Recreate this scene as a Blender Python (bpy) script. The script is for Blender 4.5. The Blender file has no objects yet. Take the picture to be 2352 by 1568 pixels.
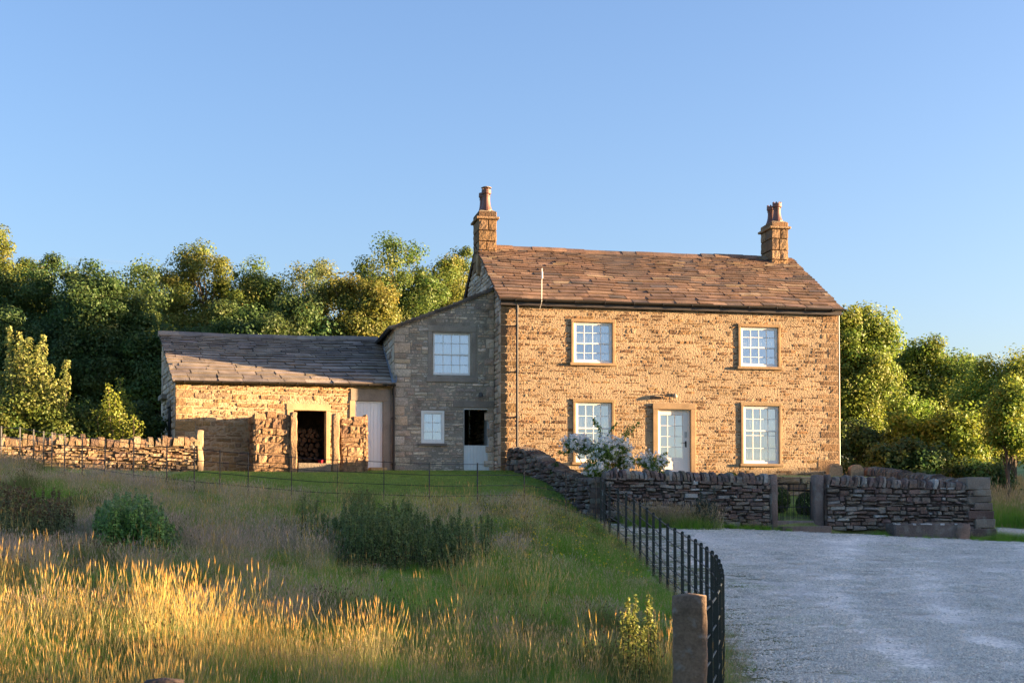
import bpy, math, random
import numpy as np
from mathutils import Vector
R = math.radians
random.seed(7)
rng = np.random.default_rng(11)
scene = bpy.context.scene
col = scene.collection

# ------------------------------------------------------------------ camera, sky, sun, exposure
# the camera stands at the origin: z = 0 is its eye level, +Y the way it looks
PITCH = 0.030
cam_d = bpy.data.cameras.new('camera'); cam = bpy.data.objects.new('camera', cam_d); col.objects.link(cam)
cam.location = (0, 0, 0); cam.rotation_euler = (math.pi/2 + PITCH, 0, 0)
cam_d.sensor_width = 36; cam_d.lens = 50.0
cam_d.shift_y = 416/2352 - PITCH*50/36
cam_d.clip_start = .1; cam_d.clip_end = 6000
scene.camera = cam

SUN_EL = R(5.0)
world = bpy.data.worlds.new('World'); scene.world = world; world.use_nodes = True
wn = world.node_tree; wn.nodes.clear()
sky = wn.nodes.new('ShaderNodeTexSky'); sky.sky_type = 'NISHITA'; sky.sun_disc = False
sky.sun_elevation = SUN_EL; sky.sun_rotation = R(90); sky.altitude = 250
sky.air_density = 1.0; sky.dust_density = 2.3; sky.ozone_density = 2.4
bg = wn.nodes.new('ShaderNodeBackground'); bg.inputs[1].default_value = 0.093
wo = wn.nodes.new('ShaderNodeOutputWorld')
tint = wn.nodes.new('ShaderNodeVectorMath'); tint.operation = 'MULTIPLY'; tint.inputs[1].default_value = (.85, .79, .90)   # clearer, bluer air
wn.links.new(sky.outputs[0], tint.inputs[0]); wn.links.new(tint.outputs[0], bg.inputs[0]); wn.links.new(bg.outputs[0], wo.inputs[0])

sun_d = bpy.data.lights.new('sun', 'SUN'); sun_d.energy = 5.0; sun_d.angle = R(0.5); sun_d.color = (1, .675, .37)
sun = bpy.data.objects.new('sun', sun_d); col.objects.link(sun)
sun.rotation_euler = Vector((-math.cos(SUN_EL), 0, -math.sin(SUN_EL))).to_track_quat('-Z', 'Y').to_euler()

scene.view_settings.view_transform = 'Standard'; scene.view_settings.look = 'None'
scene.view_settings.exposure = 2.8; scene.view_settings.gamma = 1
scene.render.engine = 'CYCLES'
scene.cycles.use_denoising = True
scene.cycles.max_bounces = 8; scene.cycles.diffuse_bounces = 5; scene.cycles.transparent_max_bounces = 8

# ------------------------------------------------------------------ helpers
def tag(o, label=None, cat=None, group=None, kind=None):
    if label: o['label'] = label
    if cat: o['category'] = cat
    if group: o['group'] = group
    if kind: o['kind'] = kind
    return o
def empty(name, loc=(0, 0, 0), rz=0.0, label=None, cat=None, group=None):
    o = bpy.data.objects.new(name, None); col.objects.link(o); o.location = loc; o.rotation_euler = (0, 0, rz)
    o.empty_display_size = .2
    return tag(o, label, cat, group)
def finish(me, cols, mat, smooth=False):
    if cols is not None:
        at = me.attributes.new('col', 'FLOAT_COLOR', 'FACE')
        a = np.ones((len(cols), 4), np.float32); a[:, :3] = cols
        at.data.foreach_set('color', a.ravel())
    me.materials.append(mat)
    if smooth: me.polygons.foreach_set('use_smooth', [True]*len(me.polygons))
    me.update()
def link(name, me, parent=None):
    o = bpy.data.objects.new(name, me); col.objects.link(o)
    if parent is not None: o.parent = parent
    return o
class MB:
    def __init__(s): s.v = []; s.f = []; s.c = []
    def add(s, vs, fs, c):
        n = len(s.v); s.v.extend(vs)
        for f in fs: s.f.append([i+n for i in f]); s.c.append(c)
    def box(s, a, b, c, P=None):
        x0, y0, z0 = a; x1, y1, z1 = b
        vs = [(x0,y0,z0),(x1,y0,z0),(x1,y1,z0),(x0,y1,z0),(x0,y0,z1),(x1,y0,z1),(x1,y1,z1),(x0,y1,z1)]
        if P: vs = [P(*q) for q in vs]
        s.add(vs, [(0,3,2,1),(4,5,6,7),(0,1,5,4),(1,2,6,5),(2,3,7,6),(3,0,4,7)], c)
    def bbox(s, a, b, c, e=.01, P=None, jit=0):
        # chamfered box
        x0, y0, z0 = a; x1, y1, z1 = b
        vs = []
        X = (x0, x1); Y = (y0, y1); Z = (z0, z1)
        idx = {}
        for i in (0, 1):
            for j in (0, 1):
                for k in (0, 1):
                    sx, sy, sz = (1, -1)[i]*e, (1, -1)[j]*e, (1, -1)[k]*e
                    jx, jy, jz = [(random.uniform(-jit, jit) if jit else 0) for _ in range(3)]
                    p = (X[i]+jx, Y[j]+jy, Z[k]+jz)
                    for m, q in enumerate(((p[0], p[1]+sy, p[2]+sz), (p[0]+sx, p[1], p[2]+sz), (p[0]+sx, p[1]+sy, p[2]))):
                        idx[(i, j, k, m)] = len(vs); vs.append(q)
        F = []
        for i in (0, 1): F.append([idx[(i, j, k, 0)] for j, k in ((0,0),(1,0),(1,1),(0,1))][::(1 if i else -1)])
        for j in (0, 1): F.append([idx[(i, j, k, 1)] for i, k in ((0,0),(1,0),(1,1),(0,1))][::(-1 if j else 1)])
        for k in (0, 1): F.append([idx[(i, j, k, 2)] for i, j in ((0,0),(1,0),(1,1),(0,1))][::(1 if k else -1)])
        for i in (0, 1):
            for j in (0, 1): F.append([idx[(i,j,0,0)], idx[(i,j,1,0)], idx[(i,j,1,1)], idx[(i,j,0,1)]][::(1 if i != j else -1)])
            for k in (0, 1): F.append([idx[(i,0,k,0)], idx[(i,1,k,0)], idx[(i,1,k,2)], idx[(i,0,k,2)]][::(1 if i == k else -1)])
        for j in (0, 1):
            for k in (0, 1): F.append([idx[(0,j,k,1)], idx[(1,j,k,1)], idx[(1,j,k,2)], idx[(0,j,k,2)]][::(1 if j != k else -1)])
        for i in (0, 1):
            for j in (0, 1):
                for k in (0, 1): F.append([idx[(i,j,k,0)], idx[(i,j,k,1)], idx[(i,j,k,2)]][::(1 if (i+j+k) % 2 else -1)])
        if P: vs = [P(*q) for q in vs]
        s.add(vs, F, c)
    def tube(s, pts, rad, c, n=6, caps=True):
        pts = [Vector(p) for p in pts]; m = len(pts)
        if not hasattr(rad, '__len__'): rad = [rad]*m
        vs = []
        for i, p in enumerate(pts):
            d = (pts[min(i+1, m-1)] - pts[max(i-1, 0)]).normalized()
            up = Vector((0, 0, 1)) if abs(d.z) < .9 else Vector((1, 0, 0))
            a = d.cross(up).normalized(); b = a.cross(d).normalized()
            for k in range(n):
                t = 2*math.pi*k/n
                vs.append(tuple(p + (a*math.cos(t) + b*math.sin(t))*rad[i]))
        fs = [(i*n+k, i*n+(k+1) % n, (i+1)*n+(k+1) % n, (i+1)*n+k) for i in range(m-1) for k in range(n)]
        if caps: fs += [tuple(range(n))[::-1], tuple(range((m-1)*n, m*n))]
        s.add(vs, fs, c)
    def lathe(s, prof, cx, cy, c, n=14):
        vs = []; m = len(prof)
        for r, z in prof:
            for k in range(n):
                t = 2*math.pi*k/n; vs.append((cx+r*math.cos(t), cy+r*math.sin(t), z))
        fs = [(i*n+k, i*n+(k+1) % n, (i+1)*n+(k+1) % n, (i+1)*n+k) for i in range(m-1) for k in range(n)]
        s.add(vs, fs, c)
    def build(s, name, mat, parent=None, off=None, smooth=False):
        me = bpy.data.meshes.new(name)
        v = s.v
        if off is not None: v = [(p[0]-off[0], p[1]-off[1], p[2]-off[2]) for p in v]
        me.from_pydata(v, [], s.f); finish(me, np.array(s.c, np.float32).reshape(-1, 3), mat, smooth)
        return link(name, me, parent)
def np_mesh(name, V, F, C, mat, smooth=False):
    """V (n,3), F (m,k) with a constant k, C (m,3)"""
    me = bpy.data.meshes.new(name); k = F.shape[1]
    me.vertices.add(len(V)); me.vertices.foreach_set('co', V.astype(np.float32).ravel())
    me.loops.add(F.size); me.loops.foreach_set('vertex_index', F.astype(np.int32).ravel())
    me.polygons.add(len(F)); me.polygons.foreach_set('loop_start', np.arange(0, F.size, k, dtype=np.int32))
    me.update(calc_edges=True); finish(me, C, mat, smooth); return me
def pick(pal, j=.12):
    c = random.choice(pal); k = random.uniform(1-j, 1+j)
    return (c[0]*k*random.uniform(.97, 1.03), c[1]*k, c[2]*k*random.uniform(.95, 1.05))
def interp(x, xs, ys): return np.interp(x, xs, ys)
def sstep(a, b, x):
    t = np.clip((np.asarray(x, float)-a)/(b-a), 0, 1); return t*t*(3-2*t)
_p = rng.random((256, 256))
def vnoise(x, y, sc=1.0, k=0):
    x = np.asarray(x, float)/sc + 37.3*k; y = np.asarray(y, float)/sc + 11.7*k
    xi = np.floor(x).astype(int); yi = np.floor(y).astype(int); fx = x-xi; fy = y-yi
    fx = fx*fx*(3-2*fx); fy = fy*fy*(3-2*fy)
    g = lambda a, b: _p[a % 256, b % 256]
    return (g(xi, yi)*(1-fx)+g(xi+1, yi)*fx)*(1-fy) + (g(xi, yi+1)*(1-fx)+g(xi+1, yi+1)*fx)*fy

# ------------------------------------------------------------------ materials
def node(nt, t, **kw):
    n = nt.nodes.new(t)
    for k, v in kw.items(): setattr(n, k, v)
    return n
def mat_attr(name, rough=.9, mott=.35, mscale=3.0, bump=.5, bscale=30, bdist=.02, spec=.25, trans=0.0, metal=0.0, fine=0.25, rand=0.0, stain=None):
    m = bpy.data.materials.new(name); m.use_nodes = True; nt = m.node_tree; L = nt.links.new
    bs = nt.nodes['Principled BSDF']; out = nt.nodes['Material Output']
    bs.inputs['Roughness'].default_value = rough; bs.inputs['Metallic'].default_value = metal
    bs.inputs['Specular IOR Level'].default_value = spec
    at = node(nt, 'ShaderNodeAttribute', attribute_name='col')
    tc = node(nt, 'ShaderNodeTexCoord')
    c = at.outputs['Color']
    def mul(c, fac_socket, lo, hi):
        mr = node(nt, 'ShaderNodeMapRange'); mr.inputs['From Min'].default_value = .25; mr.inputs['From Max'].default_value = .75
        mr.inputs['To Min'].default_value = lo; mr.inputs['To Max'].default_value = hi
        L(fac_socket, mr.inputs['Value'])
        vm = node(nt, 'ShaderNodeVectorMath', operation='SCALE'); L(c, vm.inputs[0]); L(mr.outputs[0], vm.inputs['Scale'])
        return vm.outputs[0]
    if mott:
        n1 = node(nt, 'ShaderNodeTexNoise'); n1.inputs['Scale'].default_value = mscale; n1.inputs['Detail'].default_value = 5
        L(tc.outputs['Object'], n1.inputs['Vector']); c = mul(c, n1.outputs['Fac'], 1-mott, 1+mott)
    if fine:
        n2 = node(nt, 'ShaderNodeTexNoise'); n2.inputs['Scale'].default_value = bscale*1.6; n2.inputs['Detail'].default_value = 3
        L(tc.outputs['Object'], n2.inputs['Vector']); c = mul(c, n2.outputs['Fac'], 1-fine, 1+fine)
    if rand:
        oi = node(nt, 'ShaderNodeObjectInfo')
        mr = node(nt, 'ShaderNodeMapRange'); mr.inputs['To Min'].default_value = 1-rand; mr.inputs['To Max'].default_value = 1+rand
        L(oi.outputs['Random'], mr.inputs['Value'])
        vm = node(nt, 'ShaderNodeVectorMath', operation='SCALE'); L(c, vm.inputs[0]); L(mr.outputs[0], vm.inputs['Scale']); c = vm.outputs[0]
    if stain:
        n3 = node(nt, 'ShaderNodeTexNoise'); n3.inputs['Scale'].default_value = stain[1]; n3.inputs['Detail'].default_value = 6
        L(tc.outputs['Object'], n3.inputs['Vector'])
        mr = node(nt, 'ShaderNodeMapRange'); mr.inputs['From Min'].default_value = .56; mr.inputs['From Max'].default_value = .70
        mr.inputs['To Max'].default_value = stain[2]; L(n3.outputs['Fac'], mr.inputs['Value'])
        mx = node(nt, 'ShaderNodeMix', data_type='RGBA'); L(mr.outputs[0], mx.inputs[0]); L(c, mx.inputs[6]); mx.inputs[7].default_value = (*stain[0], 1); c = mx.outputs[2]
    L(c, bs.inputs['Base Color'])
    if bump:
        n4 = node(nt, 'ShaderNodeTexNoise'); n4.inputs['Scale'].default_value = bscale; n4.inputs['Detail'].default_value = 4
        L(tc.outputs['Object'], n4.inputs['Vector'])
        bp = node(nt, 'ShaderNodeBump'); bp.inputs['Strength'].default_value = bump; bp.inputs['Distance'].default_value = bdist
        L(n4.outputs['Fac'], bp.inputs['Height']); L(bp.outputs[0], bs.inputs['Normal'])
    if trans:
        tr = node(nt, 'ShaderNodeBsdfTranslucent'); L(c, tr.inputs['Color'])
        mx = node(nt, 'ShaderNodeMixShader'); mx.inputs[0].default_value = trans
        L(bs.outputs[0], mx.inputs[1]); L(tr.outputs[0], mx.inputs[2]); L(mx.outputs[0], out.inputs['Surface'])
    return m
M_STONE = mat_attr('sandstone', .92, .28, 1.1, .75, 22, .03, fine=.35, stain=((.13, .10, .075), 2.3, .55))
M_FACADE = mat_attr('pitted_sandstone', .92, .22, 1.3, .7, 19, .03, fine=.26)
M_ASHLAR = mat_attr('dressed_stone', .85, .22, 2.2, .35, 40, .008)
M_RUBBLE = mat_attr('dry_stone', .93, .3, 2.0, .8, 26, .03, stain=((.26, .275, .24), 4.0, .4))
M_SLATE = mat_attr('stone_slate', .9, .35, 2.0, .6, 30, .015, stain=((.09, .075, .06), 3.1, .5))
M_WHITE = mat_attr('cream_paint', .45, .04, 2, .05, 20, .002, spec=.4, fine=.03)
M_IRON = mat_attr('dark_metal', .45, .2, 8, .15, 60, .002, spec=.5)
M_POT = mat_attr('fired_clay', .55, .3, 5, .25, 30, .006, spec=.45)
M_LEAF = mat_attr('leaf', .55, 0, 1, 0, 1, 0, spec=.3, trans=.42, fine=0)
M_GRASS = mat_attr('grass_blade', .6, 0, 1, 0, 1, 0, spec=.3, trans=.38, fine=0, rand=.3)
M_BARK = mat_attr('bark', .9, .4, 3, .8, 14, .03)
M_EARTH = mat_attr('turf', .95, .45, .8, .8, 18, .04, fine=.4)
M_CLOTH = mat_attr('curtain_cloth', .8, .05, 4, 0, 1, 0, trans=.4, fine=0)
M_FLOWER = mat_attr('petal', .6, 0, 1, 0, 1, 0, trans=.3, fine=0)
def mat_gravel():
    m = bpy.data.materials.new('pale_gravel'); m.use_nodes = True; nt = m.node_tree; L = nt.links.new
    bs = nt.nodes['Principled BSDF']; bs.inputs['Roughness'].default_value = .95; bs.inputs['Specular IOR Level'].default_value = .2
    tc = node(nt, 'ShaderNodeTexCoord'); at = node(nt, 'ShaderNodeAttribute', attribute_name='col')
    vo = node(nt, 'ShaderNodeTexVoronoi'); vo.inputs['Scale'].default_value = 26; L(tc.outputs['Object'], vo.inputs['Vector'])
    hs = node(nt, 'ShaderNodeSeparateColor'); L(vo.outputs['Color'], hs.inputs[0])
    mr = node(nt, 'ShaderNodeMapRange'); mr.inputs['To Min'].default_value = .72; mr.inputs['To Max'].default_value = 1.25; L(hs.outputs[0], mr.inputs['Value'])
    v1 = node(nt, 'ShaderNodeVectorMath', operation='SCALE'); L(at.outputs['Color'], v1.inputs[0]); L(mr.outputs[0], v1.inputs['Scale'])
    n1 = node(nt, 'ShaderNodeTexNoise'); n1.inputs['Scale'].default_value = .9; n1.inputs['Detail'].default_value = 7; L(tc.outputs['Object'], n1.inputs['Vector'])
    m2 = node(nt, 'ShaderNodeMapRange'); m2.inputs['From Min'].default_value = .3; m2.inputs['From Max'].default_value = .7; m2.inputs['To Min'].default_value = .8; m2.inputs['To Max'].default_value = 1.15; L(n1.outputs['Fac'], m2.inputs['Value'])
    v2 = node(nt, 'ShaderNodeVectorMath', operation='SCALE'); L(v1.outputs[0], v2.inputs[0]); L(m2.outputs[0], v2.inputs['Scale'])
    L(v2.outputs[0], bs.inputs['Base Color'])
    bp = node(nt, 'ShaderNodeBump'); bp.inputs['Strength'].default_value = .7; bp.inputs['Distance'].default_value = .02
    L(vo.outputs['Distance'], bp.inputs['Height']); L(bp.outputs[0], bs.inputs['Normal'])
    return m
M_GRAVEL = mat_gravel()
def mat_glass():
    m = bpy.data.materials.new('window_glass'); m.use_nodes = True; nt = m.node_tree; L = nt.links.new; nt.nodes.clear()
    out = node(nt, 'ShaderNodeOutputMaterial'); gl = node(nt, 'ShaderNodeBsdfGlossy'); gl.inputs['Roughness'].default_value = .02; gl.inputs['Color'].default_value = (.95, .97, 1, 1)
    tr = node(nt, 'ShaderNodeBsdfTransparent'); tr.inputs['Color'].default_value = (.93, .96, .95, 1)
    mx = node(nt, 'ShaderNodeMixShader'); mx.inputs[0].default_value = .5
    tc = node(nt, 'ShaderNodeTexCoord'); n = node(nt, 'ShaderNodeTexNoise'); n.inputs['Scale'].default_value = 2.5; L(tc.outputs['Object'], n.inputs['Vector'])
    bp = node(nt, 'ShaderNodeBump'); bp.inputs['Strength'].default_value = .06; bp.inputs['Distance'].default_value = .05; L(n.outputs['Fac'], bp.inputs['Height']); L(bp.outputs[0], gl.inputs['Normal'])
    L(tr.outputs[0], mx.inputs[1]); L(gl.outputs[0], mx.inputs[2]); L(mx.outputs[0], out.inputs['Surface'])
    return m
M_GLASS = mat_glass()

# palettes (albedo)
SAND = [(0.235, 0.144, 0.071), (0.203, 0.125, 0.064), (0.257, 0.169, 0.092), (0.171, 0.104, 0.055), (0.224, 0.144, 0.08), (0.279, 0.184, 0.102), (0.149, 0.09, 0.05), (0.247, 0.15, 0.07), (0.161, 0.094, 0.05), (0.274, 0.157, 0.074), (0.287, 0.209, 0.132)]
WINGP = [(0.548, 0.451, 0.334), (0.475, 0.388, 0.291), (0.658, 0.541, 0.405), (0.403, 0.307, 0.229), (0.585, 0.433, 0.299), (0.512, 0.451, 0.37), (0.366, 0.288, 0.229)]
DRESS = [(.31,.205,.11),(.33,.22,.12)]
DRYP = [(0.155, 0.126, 0.101), (0.131, 0.099, 0.083), (0.18, 0.15, 0.114), (0.106, 0.085, 0.074), (0.192, 0.168, 0.136), (0.143, 0.099, 0.083), (0.212, 0.195, 0.164), (0.155, 0.11, 0.086)]
WARMDRY = [(0.259, 0.177, 0.099), (0.216, 0.143, 0.083), (0.302, 0.211, 0.119), (0.18, 0.116, 0.073), (0.245, 0.15, 0.086), (0.331, 0.245, 0.145)]
ROOFP = [(0.205, 0.125, 0.081), (0.18, 0.11, 0.073), (0.238, 0.147, 0.096), (0.156, 0.095, 0.068), (0.221, 0.132, 0.085), (0.27, 0.174, 0.115), (0.192, 0.125, 0.092), (0.205, 0.125, 0.081), (0.18, 0.11, 0.073), (0.238, 0.147, 0.096), (0.156, 0.095, 0.068), (0.221, 0.132, 0.085), (0.27, 0.174, 0.115), (0.192, 0.125, 0.092), (0.122, 0.095, 0.085), (0.154, 0.107, 0.081), (0.333, 0.239, 0.15)]
SHEDP = [(0.279, 0.222, 0.173), (0.243, 0.199, 0.158), (0.316, 0.251, 0.193), (0.22, 0.18, 0.149), (0.294, 0.237, 0.179), (0.353, 0.288, 0.221)]
MORT = (.40,.30,.18)

# ------------------------------------------------------------------ the lie of the land
AH = R(11.5); CA, SA = math.cos(AH), math.sin(AH)
HO = (-.36, 45.0)                                   # front left corner of the farmhouse
def hw(u, v): return (HO[0]+u*CA-v*SA, HO[1]+u*SA+v*CA)
def uv(x, y):
    dx, dy = np.asarray(x, float)-HO[0], np.asarray(y, float)-HO[1]
    return dx*CA+dy*SA, -dx*SA+dy*CA
BASE = 1.6
# curved estate railing beside the drive: x, y of its posts from the stone post up to the garden corner
FENCE = [(1.582,11.85),(1.748,12.60),(1.908,13.35),(2.050,14.10),(2.181,14.85),(2.301,15.60),(2.405,16.35),(2.502,17.10),(2.597,17.90),(2.680,18.70),(2.740,19.50),(2.777,20.30),(2.802,21.10),(2.823,21.90),(2.828,22.75),(2.823,23.60),(2.803,24.50),(2.776,25.40),(2.738,26.30),(2.704,27.20),(2.664,28.10),(2.619,29.10),(2.580,30.10),(2.494,31.10),(2.405,32.20),(2.284,33.30),(2.236,34.40),(2.219,35.50)]
_fy = [p[1] for p in FENCE]; _fx = [p[0] for p in FENCE]
def xf(y): return np.interp(y, _fy, _fx)
LAWNF = [(-19,45.5),(-15.5,40.6),(-12.2,37.0),(-9.05,34.0),(-7.3,33.0),(-4.5,32.0),(-1.78,33.0),(.04,35.0),(2.15,36.5)]
def yf(x): return np.interp(x, [p[0] for p in LAWNF], [p[1] for p in LAWNF])
HPROF = ([-40,2,6,9,13.5,14.1,14.8,15.6,17.5,20,23,26,30,38,40,42,43,44.5,48,60,80,140],
         [-1.2,-1.0,-1.0,-.92,-.90,-1.55,-1.3,-.75,.15,1.0,2.2,2.9,3.3,3.2,2.7,2.5,2.2,1.45,.5,.4,1.5,3])  # outline of the added ridge, set by where its shade should fall
def ground(x, y):
    x = np.asarray(x, float); y = np.asarray(y, float)
    a = interp(y, [-200,0,8,12.6,21,25,31,37,41,44.3,50,60,80,140,400], [-3,-2.35,-2.15,-1.97,-1.47,-1.24,-.55,0,1.0,1.6,1.75,2.3,3.2,6,10])
    b = interp(y, [0,12,20,30,37,44], [.045,.05,.058,.062,.06,.0])
    bank = interp(y, [10,18,30,38,44], [.05,.15,.33,.33,0])
    left = a + bank*sstep(0, 2.5, 2.6-x) + b*np.clip(2.6-x, 0, 40)
    ar = interp(y, [-200,0,8,12.6,21,25,31,37,38.5,43,48,60,80,140,400], [-3,-2.4,-2.2,-2.0,-1.52,-1.27,-.62,-.02,.06,.35,.95,1.8,3,6,10])
    right = ar - .054*np.clip(x-2.6, 0, 22)
    w = sstep(2.2, 3.0, x)
    z = left*(1-w) + right*w
    # garden inside the walls, with a terrace along the house, and the level the house stands on
    u, v = uv(x, y)
    gd = interp(v, [-9,-8.4,-3.6,-3.1,0,9], [.12,.15,.55,1.42,1.57,1.6])
    inside = sstep(.75, 1.15, u + .09*v*-1*0)*sstep(12.25, 11.85, u)*sstep(-8.75, -8.45, v)*sstep(14, 10, v)
    z = z*(1-inside) + gd*inside
    # unseen ridge added off to the right, its outline shaped to throw the shade
    hz = interp(y, *HPROF) + math.tan(SUN_EL)*55
    ridge = hz + .35*(vnoise(x, y, 1.4, 3)-.5)*sstep(30, 50, x)*.8
    t = sstep(24, 55, x)
    z = z*(1-t) + ridge*t
    far = sstep(60, 400, np.hypot(x, y-30)); z = z*(1-far*.3)
    return z
def gz(x, y): return float(ground(x, y))

def axis(lo, hi, step, far, grow=1.35):
    a = list(np.arange(lo, hi+1e-6, step)); s = step
    while a[-1] < far: s *= grow; a.append(a[-1]+s)
    s = step
    while a[0] > -far: s *= grow; a.insert(0, a[0]-s)
    return np.array(a)
gx = axis(-20, 62, .5, 2500); gy = np.sort(np.concatenate([axis(4, 62, .5, 2500), np.arange(13.25, 16, .5)]))
XX, YY = np.meshgrid(gx, gy); ZZ = ground(XX, YY)
V = np.stack([XX, YY, ZZ], -1).reshape(-1, 3); nx, ny = len(gx), len(gy)
ii = (np.arange(ny-1)[:, None]*nx + np.arange(nx-1)[None]).ravel()
F = np.stack([ii, ii+1, ii+nx+1, ii+nx], 1)
cx = V[F].mean(1); nn = vnoise(cx[:, 0], cx[:, 1], 2.2)
C = np.stack([.17+.09*nn, .22+.06*nn, .06+.03*nn], 1)
g = link('ground', np_mesh('ground', V, F, C, M_EARTH, True)); tag(g, kind='structure')

# gravel drive
def yw(x): u = (x-HO[0]-8.62*SA)/CA; return HO[1]+u*SA-8.62*CA      # foot of the garden wall
rows = np.arange(4, 44.6, .14); N = 190; V = []; 
for y in rows:
    if y < 36.5: xl = max(xf(y)+.05, 0) if y > 11.7 else 1.2
    else: xl = min((y-36.55)/.2035+1.3+.9, 13.45) if y > 36.8 else 2.3
    if y > 39.2: xl = 13.45 + .0*(y-39)
    xr = 40.0
    zt = np.linspace(0, 1, N)**1.3; xs = xl + (xr-xl)*zt
    for x in xs: V.append((x, y, 0))
V = np.array(V); V[:, 2] = ground(V[:, 0], V[:, 1]) + .035
ii = (np.arange(len(rows)-1)[:, None]*N + np.arange(N-1)[None]).ravel(); F = np.stack([ii, ii+1, ii+N+1, ii+N], 1)
cx = V[F].mean(1)
edge = np.clip(1-(cx[:, 0]-xf(cx[:, 1]))/2.6, 0, 1)*(cx[:, 1] < 36) + np.clip(1-(yw(cx[:, 0])-cx[:, 1])/1.2, 0, 1)*(cx[:, 0] < 14)
k = np.clip(edge*1.75-.25 + (vnoise(cx[:, 0], cx[:, 1], .9, 5)-.55)*1.0 + (vnoise(cx[:, 0], cx[:, 1], .23, 6)-.5)*.9, 0, 1)[:, None]
wv = cx[:, 0]-3.2-.0085*(cx[:, 1]-15)**2*np.where(cx[:, 1] > 15, 1, -.4)          # wheel lines curving off towards the road
trk = sum(.16*np.exp(-((wv-o)/.42)**2) for o in (1.7, 3.4, 6.2, 7.9))-.10*np.exp(-((wv-2.55)/.35)**2)-.08*np.exp(-((wv-7.0)/.4)**2)
trk = (trk*(.6+.8*vnoise(cx[:, 0], cx[:, 1], 2.0, 12)) + .10*(vnoise(cx[:, 0], cx[:, 1], 3, 8)-.5) + .03*(vnoise(cx[:, 0], cx[:, 1], .5, 13)-.5))[:, None]
C = np.array([.75, .685, .585])*(1+trk)*(1-k) + np.array([.17, .18, .08])*k
d = link('driveway', np_mesh('driveway', V, F, C, M_GRAVEL, True)); tag(d, kind='structure')

# ------------------------------------------------------------------ masonry
def stone(mb, P, s0, s1, t0, t1, d, rough, c, g=.006, jit=.0, back=-.04):
    w, h = s1-s0, t1-t0
    nx = max(1, min(5, int(round(w/.09)))); ny = max(1, min(4, int(round(h/.08))))
    e = min(.018, w*.18, h*.2)
    j = lambda: random.uniform(-jit, jit)
    ox = [s0+g+j(), s1-g+j()]; oy = [t0+g+j(), t1-g+j()]
    q = [(ox[0], oy[0]+j()), (ox[1], oy[0]+j()), (ox[1], oy[1]+j()), (ox[0], oy[1]+j())]
    def bl(a, b):
        return (q[0][0]*(1-a)*(1-b)+q[1][0]*a*(1-b)+q[2][0]*a*b+q[3][0]*(1-a)*b, q[0][1]*(1-a)*(1-b)+q[1][1]*a*(1-b)+q[2][1]*a*b+q[3][1]*(1-a)*b)
    ea, eb = e/max(w, .02), e/max(h, .02)
    A = [0]+[ea+(1-2*ea)*i/nx for i in range(nx+1)]+[1]; B = [0]+[eb+(1-2*eb)*i/ny for i in range(ny+1)]+[1]
    vs = []
    for bi, b in enumerate(B):
        for ai, a in enumerate(A):
            s, t = bl(a, b)
            if ai in (0, nx+2) or bi in (0, ny+2): dd = back
            else:
                dd = d + random.uniform(-rough, rough)
                if ai in (1, nx+1) or bi in (1, ny+1): dd -= rough*.6
            vs.append(P(s, t, dd))
    W = nx+3
    mb.add(vs, [(i*W+k, i*W+k+1, (i+1)*W+k+1, (i+1)*W+k) for i in range(ny+2) for k in range(nx+2)], c)
def backing(mb, P, S0, S1, T0, T1, openings, c, d=-.035, top=None, n=14):
    ss = sorted({S0, S1, *[o[0] for o in openings], *[o[1] for o in openings], *[S0+(S1-S0)*i/n for i in range(1, n)]}); ts = sorted({T0, T1, *[o[2] for o in openings], *[o[3] for o in openings]})
    ss = [s for s in ss if S0 <= s <= S1]; ts = [t for t in ts if T0 <= t <= T1]
    for a, b in zip(ss, ss[1:]):
        for p, q in zip(ts, ts[1:]):
            if any(o[0]-1e-6 <= a and b <= o[1]+1e-6 and o[2]-1e-6 <= p and q <= o[3]+1e-6 for o in openings): continue
            qa = qb = q
            if top is not None:
                if p >= max(top(a), top(b)): continue
                qa = max(p, min(q, top(a))) if q < T1 else max(p, top(a)); qb = max(p, min(q, top(b))) if q < T1 else max(p, top(b))
            mb.add([P(a, p, d), P(b, p, d), P(b, qb, d), P(a, qa, d)], [(0, 1, 2, 3)], c)
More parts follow.
